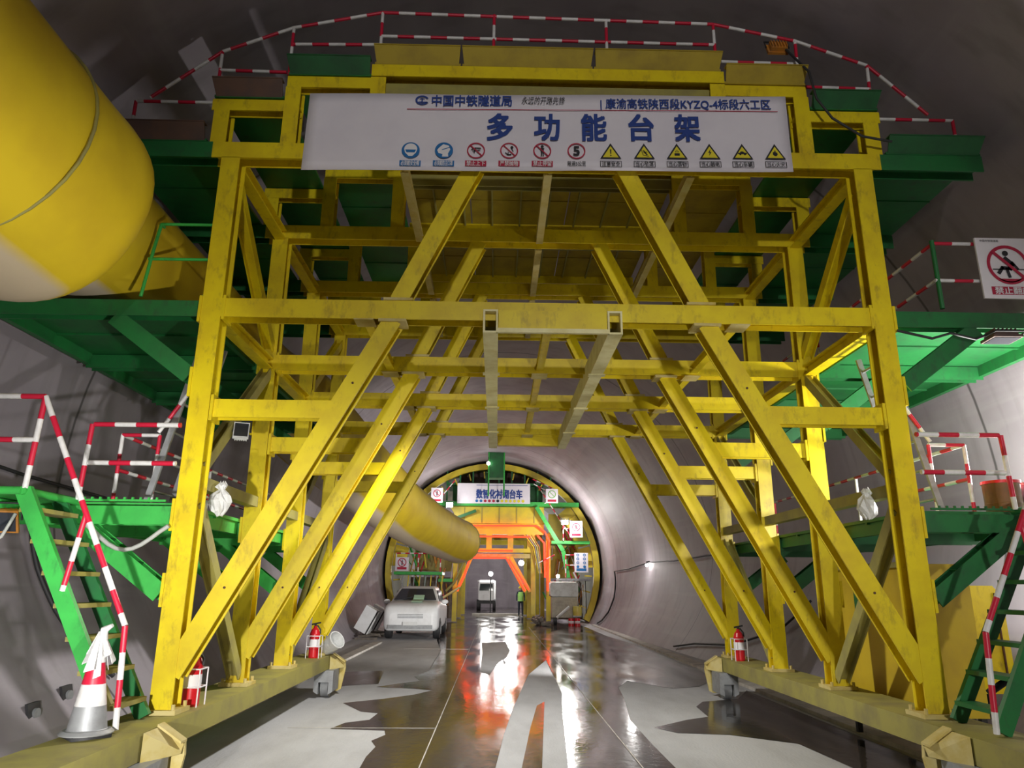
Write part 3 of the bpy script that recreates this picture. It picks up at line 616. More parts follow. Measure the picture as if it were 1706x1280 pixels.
# ------------------------------------------------------------------ ventilation duct
path = [(-9, -4.98, 5.38, .99), (-3, -4.93, 5.36, .99), (2, -4.86, 5.28, 1.01), (4.4, -4.83, 5.22, 1.03), (5.5, -4.80, 5.18, 1.04), (6.1, -4.80, 5.20, 1.03), (6.42, -4.90, 5.36, .82), (6.75, -4.96, 5.37, .755), (9.8, -4.96, 5.37, .755), (12.9, -4.93, 5.37, .755), (14.7, -4.75, 5.25, .93), (17, -4.5, 4.95, .95), (20, -4.2, 4.6, .95), (24, -3.75, 4.2, .95), (27.5, -3.2, 3.92, .94), (30.5, -2.55, 3.7, .92), (32.0, -2.15, 3.6, .9)]
pts = []
for i in range(len(path)-1):       # Catmull-Rom through the hangers
    a, b, c, d = [Vector(path[max(0, min(len(path)-1, j))]) for j in (i-1, i, i+1, i+2)]
    for k in range(6):
        t = k/6; pts.append(.5*((2*b) + (c-a)*t + (2*a-5*b+4*c-d)*t*t + (3*b-a-3*c+d)*t**3))
pts.append(Vector(path[-1]))
mb = MB(); n = 48; vs = []
for j, p in enumerate(pts):
    for k in range(n):
        a = 2*PI*k/n; wob = 1 + .010*math.sin(5*a+p[0]*1.1) + .012*math.sin(p[0]*2.6+math.sin(a)*2)*(.5+.5*math.sin(p[0]*.9))
        sag = -.05*max(0, -math.sin(a))**2 if p[0] < 6.2 else 0
        vs.append((p[1] + p[3]*wob*math.cos(a), p[0], p[2] + p[3]*wob*math.sin(a) + sag))
mb.add(vs, [(j*n+k, j*n+(k+1) % n, (j+1)*n+(k+1) % n, (j+1)*n+k) for j in range(len(pts)-1) for k in range(n)], 0, True)
V = mb.build('ventilation_duct', DUCT)
tag(V, 'huge yellow fabric ventilation duct running along the left wall into the distance', 'air duct')
for yy in (-2, 1.6, 5.0):
    sk = MB(); q = min(pts, key=lambda p: abs(p[0]-yy)); n2 = 40
    sk.tube([(q[1]+q[3]*1.018*math.cos(2*PI*k/n2), q[0]+.12*math.sin(2*PI*k/n2), q[2]+q[3]*1.018*math.sin(2*PI*k/n2)) for k in range(n2+1)], .014, 6, 0, False)
    sk.build('seam_ring', YELB, V)
q = pts[-1]; sk = MB(); sk.tube([(q[1]+.9*math.cos(2*PI*k/40), q[0], q[2]+.9*math.sin(2*PI*k/40)) for k in range(41)], .035, 8, 0, False)
sk.build('end_ring', YELB, V)

# ------------------------------------------------------------------ prohibition board on the right rail
P = thing('safety_board', 'white prohibition board with red ring fixed on right upper deck railing', 'sign', (4.9, 6.9, 4.6))
x0, x1, z0, z1 = 4.53, 5.13, 4.66, 5.35; yb = 6.91
MB().box(x0, x1, yb, yb+.02, z0, z1).build('panel', WHP, P)
g = MB(); cx, cz, r = 4.84, 5.04, .225; ya, yb2, yc = yb-.003, yb-.006, yb-.009
disc(g, cx, cz, r, 0, ya, r0=r*.84, n=40); stroke(g, [(cx-r*.62, cz+r*.62), (cx+r*.62, cz-r*.62)], r*.15, 0, yc)
poly(g, [(cx+r*.9*math.cos(math.radians(a)), cz+r*.9*math.sin(math.radians(a))) for a in range(232, 309, 4)], 0, ya)
g.build('prohibition_ring', REDP, P)
f = MB(); k = r
disc(f, cx-k*.05, cz+k*.58, k*.14, 0, yb2, n=14); stroke(f, [(cx-k*.1, cz+k*.32), (cx+k*.2, cz+k*.02), (cx+k*.05, cz-k*.2)], k*.22, 0, yb2); stroke(f, [(cx+k*.2, cz+k*.12), (cx+k*.42, cz-k*.2)], k*.12, 0, yb2)
stroke(f, [(cx+k*.1, cz-k*.2), (cx-k*.3, cz-k*.15), (cx-k*.5, cz-k*.42)], k*.17, 0, yb2); stroke(f, [(cx-k*.1, cz-k*.2), (cx-k*.02, cz-k*.62)], k*.14, 0, yb2); stroke(f, [(cx-k*.75, cz-k*.24), (cx+k*.8, cz-k*.24)], k*.05, 0, yb2)
f.build('sitting_figure', BLK, P)
MB().slab([(4.62, yb-.003, 4.70), (5.06, yb-.003, 4.70), (5.06, yb-.003, 4.79), (4.62, yb-.003, 4.79)], (0, .002, 0)).build('caption_plate', REDP, P)
text_mesh('lettering', '禁止翻越', .085, 4.84, yb-.006, 4.745, WHP, P, .38, .02)
text_mesh('lettering', '中国中铁隧道局', .03, 4.68, yb-.004, 5.315, BLK, P, .2, 0)

# ------------------------------------------------------------------ floodlights
def flood(name, label, loc, rz, tilt, m, glow=False, w=.3, h=.22):
    o = thing(name, label, 'floodlight', loc)
    M = Matrix.Translation(loc) @ Matrix.Rotation(rz, 4, 'Z') @ Matrix.Rotation(tilt, 4, 'X')
    def put(mb, nm, mt):
        mb.v = [tuple(M @ Vector(p)) for p in mb.v]; return mb.build(nm, mt, o)
    b = MB(); b.slab([(-w/2, -.03, -h/2), (w/2, -.03, -h/2), (w/2, -.03, h/2), (-w/2, -.03, h/2)], (0, .03, 0)); b.slab([(-w/2*.8, 0, -h/2*.8), (w/2*.8, 0, -h/2*.8), (w/2*.8, 0, h/2*.8), (-w/2*.8, 0, h/2*.8)], (0, .05, 0))
    for i in range(6): x = -w*.36+i*w*.144; b.box(x-.004, x+.004, .05, .075, -h*.36, h*.36)
    put(b, 'housing', m)
    put(MB().slab([(-w*.44, -.036, -h*.42), (w*.44, -.036, -h*.42), (w*.44, -.036, h*.42), (-w*.44, -.036, h*.42)], (0, .006, 0)), 'lens', LAMP if glow else GLASS)
    k = MB(); k.tube([(-w/2-.015, .01, 0), (-w/2-.015, .01, h*.75), (w/2+.015, .01, h*.75), (w/2+.015, .01, 0)], .01, 6); put(k, 'bracket', DARK)
    return o
flood('floodlight', 'brown floodlight clamped under the right middle wing deck', (4.62, 6.9, 4.22), 0, math.radians(88), BRN)
flood('floodlight', 'orange floodlight under the left lower landing with dangling pale cable', (-4.86, 6.5, 2.25), .3, math.radians(35), ORNG)
flood('floodlight', 'orange floodlight tied to the arch railing above the banner', (2.7, 7.06, 7.84), PI, math.radians(20), ORNG, w=.24, h=.16)
flood('floodlight', 'white work lamp clamped on the left brace below the tie beam', (-3.3, 7.75, 3.32), .3, math.radians(-25), PLAST, w=.16, h=.2)
mb = MB(); mb.tube([(-4.7, 6.45, 2.3), (-4.75, 6.4, 2.1), (-4.95, 6.4, 1.98), (-5.2, 6.4, 2.0)], .014); tag(mb.build('cable', HOSE), 'pale cable looping below the orange floodlight on left landing', 'cable')
mb = MB(); pts2 = [(-4.3+.75*t, 6.86-.0*t, 2.24-.22*math.sin(PI*t)**1.2) for t in [i/10 for i in range(11)]]
mb.tube(pts2, .02); tag(mb.build('hose', HOSE), 'pale hose sagging under the left lower wing beam', 'hose')
mb = MB(); mb.tube([(2.78, 7.02, 7.8), (2.9, 6.78, 7.3), (2.95, 6.78, 6.95), (3.1, 6.78, 6.7), (3.4, 6.78, 6.48), (3.72, 6.78, 6.42)], .014); tag(mb.build('cable', DARK), 'dark cable hanging from arch railing beside the banner\'s right end', 'cable')
mb = MB(); mb.tube([(3.55, 6.9, 4.28), (3.9, 6.9, 4.2), (4.1, 6.9, 4.26), (4.35, 6.9, 4.2), (4.6, 6.92, 4.3)], .014); tag(mb.build('cable', DARK), 'dark cable draped under the right middle wing beam', 'cable')

# ------------------------------------------------------------------ small things on the gantry
def extinguisher(s, label, Y=12.2, which='rear'):
    e = thing('fire_extinguisher', label, 'fire extinguisher', (s*3.38, Y, .62), 'fire extinguishers on the ground beams')
    x, y, z = s*3.38, Y, .622
    MB().lathe([(.0, 0), (.075, .0), (.08, .02), (.08, .36), (.06, .42), (.028, .45), (.028, .48)], (x, y, z), 20).build('cylinder', XRED, e)
    h = MB(); h.bar((x-.06, y, z+.50), (x+.08, y, z+.53), .025, .02); h.lathe([(.02, 0), (.02, .04)], (x, y, z+.47), 10); h.tube([(x+.03, y, z+.49), (x+.082, y, z+.42), (x+.085, y, z+.36)], .012, 6); h.build('valve', DARK, e)
    MB().lathe([(.0815, 0), (.0815, .11)], (x, y, z+.17), 20).build('label_band', WHP, e)
    b = MB()
    for dx in (-.1, .1):
        for dy in (-.1, .1): b.tube([(x+dx, y+dy, z), (x+dx, y+dy, z+.33)], .007, 6)
    for zz in (.17, .33): b.tube([(x-.1, y-.1, z+zz), (x+.1, y-.1, z+zz), (x+.1, y+.1, z+zz), (x-.1, y+.1, z+zz), (x-.1, y-.1, z+zz)], .007, 6)
    tag(b.build('wire_basket', WHP), 'pale wire basket holding the %s extinguisher on the %s ground beam' % (which, 'left' if s < 0 else 'right'), 'basket')
extinguisher(-1, 'red fire extinguisher standing on left ground beam by the rear column')
extinguisher(-1, 'shaded red fire extinguisher just behind the front left column', 7.42, 'front')
extinguisher(1, 'red fire extinguisher standing on right ground beam by the rear column')
b = thing('bucket', 'white plastic bucket tipped on the far end of left ground beam', 'bucket', (-3.16, 12.75, .64))
M = Matrix.Translation((-3.2, 12.62, .80)) @ Matrix.Rotation(math.radians(55), 4, 'Y') @ Matrix.Rotation(.5, 4, 'X')
q = MB().lathe([(.0, -.14), (.115, -.14), (.14, .13), (.147, .13), (.147, .15), (.134, .15), (.11, -.12), (.0, -.12)], (0, 0, 0), 24); q.v = [tuple(M @ Vector(p)) for p in q.v]; q.build('pail', PLAST, b)
q = MB().tube([(.147*math.cos(a), .147*math.sin(a), .12-.1*math.sin(a)) for a in [PI*i/12 for i in range(13)]], .006, 6); q.v = [tuple(M @ Vector(p)) for p in q.v]; q.build('handle', STEEL, b)

c = thing('traffic_cone', 'red and white traffic cone with rag on top on left ground beam', 'traffic cone', (-3.55, 5.95, .62))
x, y, z = -3.55, 5.95, .622
MB().lathe([(.19, 0), (.19, .025), (.16, .05), (.15, .05)], (x, y, z), 4).build('base', DARK, c)
q = MB(); prof = [(.145, .05), (.135, .06), (.108, .22)]; q.lathe(prof, (x, y, z), 28, 1); q.lathe([(.108, .22), (.083, .37)], (x, y, z), 28, 2); q.lathe([(.083, .37), (.058, .52)], (x, y, z), 28, 0); q.lathe([(.058, .52), (.032, .68), (.0, .69)], (x, y, z), 28, 2)
q.build('cone_sleeve', [RED, STEEL, WHT], c)
MB().lathe([(.185, .026), (.187, .034), (.16, .055)], (x, y, z), 28).build('flange', STEEL, c)
rg = thing('rag', 'white rag draped over the tip of the traffic cone', 'rag', (-3.55, 5.95, 1.3))
q = MB()
for k in range(7):
    a = -2.6+k*.55; rr = .05+.02*(k % 3); L_ = .14+.05*((k*5) % 4)
    q.slab([(x+.02*math.cos(a-.3), y+.02*math.sin(a-.3), z+.735), (x+.02*math.cos(a+.4), y+.02*math.sin(a+.4), z+.735), (x+(.035+rr)*math.cos(a+.3), y+(.035+rr)*math.sin(a+.3), z+.72-L_), (x+(.035+rr)*math.cos(a-.3), y+(.035+rr)*math.sin(a-.3), z+.70-L_)], (0, 0, .01))
q.tube([(x+.02, y, z+.69), (x+.03, y-.02, z+.76), (x+.09, y-.03, z+.79)], [.035, .03, .015], 8)
q.build('cloth', PLAST, rg)

def pail(label, x, y, z, m, r=.17, h=.33):
    b = thing('paint_drum', label, 'drum', (x, y, z))
    MB().lathe([(.0, 0), (r*.94, 0), (r, h*.3), (r*.98, h*.32), (r, h)], (x, y, z), 26).build('body', m, b)
    MB().lathe([(r*1.0, h-.03), (r*1.05, h-.03), (r*1.05, h), (r*.97, h), (r*.94, h-.05), (0, h-.05)], (x, y, z), 26).build('rim', XRED if m is DRUM else STEEL, b)
    return b
DRUM = mat('rust_brown_tin', (.17, .085, .02), .6, 0, (.09, .04, .015), 6, .7)
pail('rust brown paint drum with red rim on right lower wing deck', 4.66, 7.35, 2.478, DRUM)
pail('grey violet paint drum behind the brown drum on right lower wing deck', 5.03, 7.5, 2.478, mat('violet_grey_tin', (.25, .22, .28), .5, 0, (.12, .1, .14), 6, .7))

p = thing('white_panel', 'white panel standing on right lower deck behind the second column', 'panel', (3.72, 9.4, 2.48))
MB().box(3.66, 3.80, 9.38, 9.42, 2.478, 2.86).build('sheet', PLAST, p); MB().box(3.66, 3.80, 9.42, 9.60, 2.478, 2.50).build('foot', STEEL, p)
def bag(label, x, y, z, sc=1.):
    q = MB(); rnd = random.Random(int(abs(x*1000)+y*10)); n = 14
    prof = [(.02, .12), (.05, .08), (.03, .05), (.075, .0), (.085, -.07), (.07, -.14), (.03, -.18), (0, -.18)]
    vs = []
    for r, zz in prof:
        for k in range(n): a = 2*PI*k/n; rr = r*sc*(1+.35*rnd.uniform(-1, 1)); vs.append((x+rr*math.cos(a), y+rr*math.sin(a), z+zz*sc+.02*rnd.uniform(-1, 1)))
    q.add(vs, [(i*n+k, i*n+(k+1) % n, (i+1)*n+(k+1) % n, (i+1)*n+k) for i in range(len(prof)-1) for k in range(n)])
    return tag(q.build('plastic_bag', PLAST), label, 'bag')
bag('crumpled white plastic bag tied to the left side chord', -3.33, 7.46, 2.6, 1.1)
bag('crumpled white plastic bag tied to the right side chord', 3.33, 7.5, 2.62, 1.0)

# yellow cabinet and tank on the right
c = thing('equipment_cabinet', 'tall yellow steel cabinet standing behind the right ground beam', 'cabinet', (4.2, 8.9, .05))
MB().box(3.9, 4.6, 8.02, 9.62, .45, 2.0).build('body', mat('cabinet_yellow', (.62, .44, .02), .5, 0, (.46, .30, .03), 1.6, .7), c)
q = MB(); q.box(3.86, 3.9, 8.02, 8.06, .45, 2.02); q.box(3.86, 3.9, 9.58, 9.62, .45, 2.02); q.box(3.86, 3.9, 8.02, 9.62, 1.96, 2.02); q.box(3.86, 3.9, 8.02, 9.62, .45, .52); q.build('frame', YELB, c)
for xx in (3.92, 4.52):
    for yy in (8.04, 9.54): MB().box(xx, xx+.06, yy, yy+.06, .05, .45).build('leg', DARK, c)
q = MB().box(3.885, 3.899, 8.95, 9.2, 1.45, 1.83); q.build('notice_plate', GRND, c)
t = thing('tank', 'rounded yellow steel tank by the right wall behind the ladder', 'tank', (5.05, 8.9, .05))
q = MB(); P8 = []
for (dx, dz) in ((-.28, .62), (-.28, 1.62), (-.16, 1.78), (.2, 1.78), (.3, 1.66), (.3, .62)): P8.append((5.0+dx, 8.55, dz))
q.slab(P8, (0, .62, 0)); q.build('shell', YEL, t)
for dx, zb in ((-.24, .0), (.02, .35)):
    for yy in (8.6, 9.1): MB().box(5.0+dx-.03, 5.0+dx+.03, yy-.03, yy+.03, zb, .62).build('leg', DARK, t)
q = MB(); q.tube([(4.78, 8.53, .75), (4.78, 8.53, 1.6)], .012); q.tube([(5.2, 8.53, .75), (5.2, 8.53, 1.7)], .012); q.build('pipe', RUST, t)

# wall recess boxes
def recess(label, Y, z, s):
    xw = wall_x(Y, z, s); q = MB(); a = .0
    o = thing('recess_box', label, 'recess box', (xw - s*.01, Y, z-.1))
    x = xw - s*.02
    MB().slab([(x, Y-.13, z-.11), (x+s*.03, Y+.13, z-.11), (x+s*.09, Y+.13, z+.11), (x+s*.06, Y-.13, z+.11)], (-s*.03, 0, 0)).build('box', DARK, o)
    q = MB().lathe([(.02, -.015), (.06, -.015), (.06, .015), (.04, .015)], (x+s*.005, Y, z), 16, 0, 'x'); q.build('plug', STEEL, o)
recess('dark recess box low on left wall beside the cone', 8.9, .50, -1)
recess('dark recess box low on left wall at picture edge', 8.2, .42, -1)
recess('dark recess box low on left wall behind the access ladder', 10.4, .52, -1)
recess('dark recess box low on right wall under the ladder', 9.3, .36, 1)
recess('dark recess box low on right wall beside the tank legs', 10.5, .42, 1)
def wallrun(name, label, cat, P, s, r, m, off=.075):
    Q = [(a[0]+(b[0]-a[0])*k/8, a[1]+(b[1]-a[1])*k/8) for a, b in zip(P[:-1], P[1:]) for k in range(8)] + [P[-1]]
    q = MB(); q.tube([(wall_x(y, z, s) - s*off, y, z) for y, z in Q], r, 8); return tag(q.build(name, m), label, cat)
wallrun('hose', 'black hose hanging down the left wall behind the access ladder', 'hose', [(9.2, 2.6), (9.15, 2.3), (9.2, 1.9), (9.35, 1.4), (9.6, .9), (9.9, .6)], -1, .03, DARK)
wallrun('cable', 'black power cable strung along the left wall', 'cable', [(4, 3.2), (7, 3.1), (9, 2.98), (11, 2.93), (13, 2.95), (16, 2.9), (20, 2.85), (26, 2.85)], -1, .022, DARK)
wallrun('cable', 'black lighting cable strung along the right wall past the bulb', 'cable', [(12, 2.75), (15, 2.62), (18, 2.6), (22, 2.68), (25, 2.62), (28, 2.66), (31, 2.5), (34, 2.45)], 1, .022, DARK)
wallrun('cable', 'black cables drooping down the right wall by the far trolley', 'cable', [(34, 2.45), (33.6, 1.9), (33.3, 1.3), (33.5, .7), (34.2, .3), (35, .15)], 1, .035, DARK)
wallrun('cable', 'black cable drooping low on the right wall behind the gantry', 'cable', [(15.2, 1.5), (16, .9), (18, .45), (20.5, .3), (22, .12)], 1, .025, DARK)
wl = thing('wall_bulb', 'lit bulb on the right tunnel wall beyond the gantry', 'lamp', (wall_x(28, 2.6, 1)-.1, 28, 2.6))
q = MB().sphere((wall_x(28, 2.6, 1)-.14, 28, 2.56), .06); q.build('bulb', LAMP, wl)
q = MB().lathe([(.03, .05), (.03, .14)], (wall_x(28, 2.6, 1)-.14, 28, 2.56), 10); q.tube([(wall_x(28, 2.6, 1)-.14, 28, 2.68), (wall_x(28, 2.7, 1)-.02, 28, 2.7)], .02); q.build('holder', DARK, wl)

# ------------------------------------------------------------------ car, boxes
car = thing('car', 'dusty pale car parked facing us on the left beyond the gantry', 'car', (-3.35, 27.5, 0))
def loft(secs, m=0, smooth=True):
    mb = MB(); n = len(secs[0]); mb.add([p for s in secs for p in s], [(i*n+k, i*n+(k+1) % n, (i+1)*n+(k+1) % n, (i+1)*n+k) for i in range(len(secs)-1) for k in range(n)], m, smooth)
    mb.add(secs[0], [tuple(range(n))], m); mb.add(secs[-1], [tuple(range(n-1, -1, -1))], m); return mb
def sec(y, hw, zl, zt, cr=.14, xc=-3.36):
    P = []
    for (sx, sz, a0) in ((1, -1, -90), (1, 1, 0), (-1, 1, 90), (-1, -1, 180)):
        cx, cz = xc + sx*(hw-cr), (zl+cr if sz < 0 else zt-cr)
        for k in range(5): a = math.radians(a0+90*k/4); P.append((cx+cr*math.cos(a), y, cz+cr*math.sin(a)))
    return P
loft([sec(25.40, .70, .40, .86), sec(25.44, .86, .32, 1.0), sec(25.6, .91, .28, 1.12, .16), sec(26.1, .92, .26, 1.19, .18), sec(26.75, .93, .26, 1.25, .2), sec(28, .93, .26, 1.2, .2), sec(29.5, .94, .28, 1.13, .2), sec(30.0, .88, .36, 1.05, .2)]).build('body', CARW, car)
loft([sec(26.72, .84, 1.0, 1.24, .05), sec(27.3, .70, 1.05, 1.64, .12), sec(27.6, .64, 1.05, 1.72, .14), sec(29.2, .64, 1.05, 1.73, .14), sec(29.9, .76, 1.0, 1.2, .08)]).build('cabin', CARW, car)
q = MB(); q.slab([(-4.10, 26.70, 1.255), (-2.62, 26.70, 1.255), (-2.80, 27.33, 1.62), (-3.92, 27.33, 1.62)], (0, -.03, .02)); q.build('windscreen', GLASS, car)
for s in (-1, 1):
    q = MB(); q.slab([(-3.36+s*.82, 26.95, 1.14), (-3.36+s*.80, 29.5, 1.14), (-3.36+s*.70, 29.1, 1.58), (-3.36+s*.71, 27.45, 1.58)], (s*.02, 0, 0)); q.build('side_window', GLASS, car)
    for y in (26.3, 29.1):
        q = MB(); q.lathe([(.2, -.12), (.33, -.11), (.35, -.06), (.35, .06), (.33, .11), (.2, .12)], (-3.36+s*.82, y, .35), 24, 0, 'x'); wo = q.build('wheel', DARK, car)
        MB().lathe([(.0, 0), (.2, 0), (.21, .02)], (-3.36+s*.945, y, .35), 16, 0, 'x').build('hubcap', STEEL, wo)
    q = MB(); q.sphere((-3.36+s*.68, 25.47, .86), .13, 14, 0, (1.2, .4, .7)); q.build('headlight', GLASS, car)
    q = MB(); q.sphere((-3.36+s*1.03, 26.95, 1.2), .1, 12, 0, (1.2, .6, .85)); q.build('mirror', CARW, car)
    MB().tube([(-3.36+s*.5, 26.66, 1.28), (-3.36+s*.1, 26.80, 1.36)], .012, 6).build('wiper', DARK, car)
q = MB()
for z in (.70, .75, .80): q.box(-3.78, -2.94, 25.37, 25.42, z, z+.025)
q.build('grille', STEEL, car)
MB().box(-4.1, -2.62, 25.36, 25.46, .36, .48).build('bumper', STEEL, car)
MB().box(-3.6, -3.12, 25.335, 25.36, .47, .58).build('number_plate', PLAST, car)
q = MB(); q.slab([(-3.42, 26.62, 1.29), (-3.05, 26.62, 1.29), (-3.05, 26.88, 1.415), (-3.42, 26.88, 1.415)], (0, -.01, .012)); q.slab([(-3.42, 25.9, 1.205), (-3.05, 25.9, 1.205), (-3.05, 26.62, 1.28), (-3.42, 26.62, 1.28)], (0, 0, .012))
tag(q.build('green_sheet', mat('pale_green_sheet', (.5, .75, .52), .6)), 'pale green sheet lying over the car bonnet and windscreen', 'sheet')
for i, (x, y, w_, lab) in enumerate(((-4.95, 26.3, .42, 'white metal box leaning by the wall left of the parked car'), (-4.95, 27.9, .42, 'second white metal box leaning behind the first beside the car'))):
    b = thing('metal_box', lab, 'box', (x, y, .3))
    M = Matrix.Translation((x, y, .62)) @ Matrix.Rotation(math.radians(28), 4, 'Y')
    q = MB().box(-w_/2, w_/2, -.3, .3, -.42, .42); q.v = [tuple(M @ Vector(p)) for p in q.v]; q.build('case', CARW, b)
    q = MB().box(w_/2, w_/2+.05, -.24, .24, -.36, .36); q.v = [tuple(M @ Vector(p)) for p in q.v]; q.build('open_face', DARK, b)
    q = MB().box(w_/2+.05, w_/2+.09, -.28, .28, -.42, .42); q.v = [tuple(M @ Vector(p)) for p in q.v]; q.build('lid', PLAST, b)
q = MB()
for i in range(9): y = 25.6+i*.35; q.bar((-5.2+.06*(i % 3), y, .03+.05*(i % 4)), (-4.45, y+random.uniform(-.3, .3), .03+.04*((i*3) % 4)), .07, .06, (0, 0, 1))
tag(q.build('timber_pile', MUD), 'untidy pile of dark timber lying under the leaning metal boxes', 'timber pile')

# ------------------------------------------------------------------ far lining trolley
T = thing('lining_trolley', 'distant yellow lining trolley filling the tunnel with red lit portal', 'formwork trolley', (-.4, 42, 0))
cT = -.7
def arc(R, a, y, c=cT, z=2.55): return (c+R*math.cos(math.radians(a)), y, z+R*math.sin(math.radians(a)))
TYELLOW = mat('trolley_yellow', (.72, .56, .03), .5, 0, (.45, .36, .06), 1.2, .8)
q = MB(); A = [-27+6*i for i in range(40)]; A = [a for a in A if a <= 207]
for (R0, R1, y0, y1) in ((5.16, 5.46, 38, 38.25),):
    vs = [arc(R, a, y) for a in A for (R, y) in ((R0, y0), (R1, y0), (R1, y1), (R0, y1))]
    q.add(vs, [(i*4+k, i*4+(k+1) % 4, (i+1)*4+(k+1) % 4, (i+1)*4+k) for i in range(len(A)-1) for k in range(4)])
q.build('form_ring', TYELLOW, T)
q = MB(); vs = [arc(5.4, a, y) for a in A for y in (38.25, 49.5)]
q.add(vs, [(i*2, i*2+1, i*2+3, i*2+2) for i in range(len(A)-1)], 0, True); q.build('form_skin', mat('shaded_form_skin', (.16, .15, .05), .7, 0, (.08, .08, .06), 2, .8), T)  # skin colour darkened to hold the shade inside the form
for a in range(-21, 204, 9): MB().bar(arc(4.7, a, 38.12), arc(5.05, a, 38.12), .06, .2).build('form_stiffener', TYELLOW, T)
MB().slab([(-2.96, 37.9, 5.72), (1.90, 37.9, 5.72), (1.95, 37.9, 4.88), (-2.45, 37.9, 4.88)], (0, .4, 0)).build('header_beam', TYELLOW, T)
for x in (-2.2, -1.3, -.4, .5, 1.4): MB().box(x-.02, x+.02, 37.87, 37.9, 4.9, 5.7).build('header_rib', YELB, T)
# portal frame with window openings
q = MB()
q.box(-1.85, 1.9, 37.9, 38.2, 4.32, 4.86); q.box(-1.85, 1.5, 37.9, 38.2, 3.42, 3.62)
for x in (-1.85, -1.05, .05, 1.05): q.box(x, x+.28, 37.9, 38.2, 3.62, 4.32)
q.build('portal_frame', TYELLOW, T)
MB().box(-1.8, 1.45, 37.95, 38.15, 3.14, 3.36).build('portal_beam', YELD, T)
for (a, b_) in (((-1.78, 38, 3.2), (-2.5, 38, 1.5)), ((.0, 38, 3.2), (.95, 38, 1.5)), ((.22, 38, 3.2), (1.2, 38, 1.5))): MB().hbeam(a, b_, .16, .2).build('portal_rake', TYELLOW, T)
for x in (-2.6, 1.35, 2.12):
    for y in (38, 43, 48): MB().hbeam((x, y, .05), (x, y, 4.4 if x > 0 else 3.3), .22, .22).build('trolley_leg', TYELLOW, T)
for y in (43, 48): MB().hbeam((-2.6, y, 4.5), (2.12, y, 4.5), .3, .3).build('portal_beam', TYELLOW, T)
def strip(P): MB().tube([(x, 37.72, z) for x, z in P], .045, 8).build('light_strip', LED, T)
strip([(-2.45, 1.52), (-2.1, 2.3), (-1.86, 3.1), (-1.83, 4.74)]); strip([(-1.83, 4.74), (1.54, 4.76)]); strip([(1.54, 4.76), (1.95, 4.45), (2.15, 4.05), (2.08, 1.55)])
strip([(-1.74, 3.14), (-.02, 3.14)]); strip([(-.02, 3.14), (.94, 1.55)]); strip([(-1.8, 3.5), (.3, 3.5)]); strip([(-1.62, 4.2), (1.2, 4.2)])
# side webs and panels of the form; dark sheets added for shade above
for s in (-1, 1):
    for (a0, a1) in ((2, 14), (15, 27), (28, 40)):
        aa = [a0+(a1-a0)*k/4 for k in range(5)]
        P_ = [arc(5.14, a if s > 0 else 180-a, 38.3) for a in aa] + [arc(4.45, a if s > 0 else 180-a, 38.3) for a in aa[::-1]]
        MB().slab(P_, (0, .06, 0)).build('form_web', TYELLOW, T)
MB().box(-2.9, 1.9, 38.9, 39.2, 5.95, 6.9).build('added_shade_panel', GRND, T)
MB().slab([(-2.9, 40.5, 7.0), (1.9, 40.5, 7.0), (1.2, 40.5, 7.9), (-2.4, 40.5, 7.9)], (0, .1, 0)).build('added_shade_panel', BRN, T)
for (x0, x1, z0, z1) in ((-4.9, -2.75, 2.5, 5.6), (2.3, 3.9, 2.2, 5.6)): MB().box(x0, x1, 40.2, 40.3, z0, z1).build('side_panel', TYELLOW if x0 > 0 else YELB, T)
for (x0, x1, z0, z1) in ((-5.1, -2.75, .1, 2.2), (2.3, 4.1, .1, 2.0)): MB().box(x0, x1, 40.2, 40.3, z0, z1).build('side_panel', MUD, T)
# decks, stairs, chute
def gbox(nm, *b, m=GRN): MB().box(*b).build(nm, m, T)
gbox('trolley_deck', -4.6, 3.7, 37.6, 38.5, 5.74, 5.95); gbox('trolley_deck', 2.25, 4.2, 37.4, 39, 3.85, 4.0); gbox('trolley_deck', -5.6, -3.2, 37.2, 39, 2.28, 2.42); gbox('trolley_deck', 2.6, 4.2, 37.4, 39, 2.05, 2.15, m=STEEL); gbox('trolley_deck', -3.4, -2.7, 37.3, 38.6, 1.95, 2.1)
MB().bar((1.5, 37.5, 5.7), (2.85, 37.5, 3.5), .2, .08).build('stair_stringer', GRN, T); MB().bar((2.85, 37.5, 3.5), (3.1, 37.5, 2.2), .2, .08).build('stair_stringer', GRN, T)
MB().bar((-1.6, 37.7, 5.5), (-2.9, 37.7, 5.0), .15, .1).build('stair_stringer', GRND, T)
q = MB()
q.box(-.96, -.2, 35.6, 36.3, 6.9, 8.2); q.build('chute', GRND, T)
q = MB()
for x in (-.96, -.2): q.tube([(x, 35.55, 6.0), (x, 35.55, 8.3)], .04)
q.build('chute_post', GRN, T)
gbox('upper_deck', -3.2, 2.2, 38.2, 41, 6.9, 7.0, m=GRND)
for i in range(9): x = -3.2+i*.68; MB().box(x, x+.08, 38.1, 38.3, 6.0, 7.6).build('upper_post', GRND, T)
def frail(segs): 
    h = MB()
    for i, (a, b_) in enumerate(segs): h.striped(a, b_, .03, .22, i, 6)
    h.build('guard_rail', [RED, WHT], T)
frail([((1.3, 37.3, 7.1), (2.4, 37.3, 6.6)), ((1.35, 37.3, 6.85), (2.4, 37.3, 6.3)), ((1.6, 37.3, 6.7), (3.3, 37.3, 4.1)), ((1.9, 37.3, 5.85), (2.2, 37.3, 6.05))])
frail([((-2.7, 37.3, 7.0), (-3.5, 37.3, 6.0)), ((2.85, 37.3, 5.0), (2.85, 37.3, 4.0)), ((2.85, 37.3, 5.0), (3.3, 37.3, 5.0)), ((2.85, 37.3, 4.6), (3.3, 37.3, 4.6))])
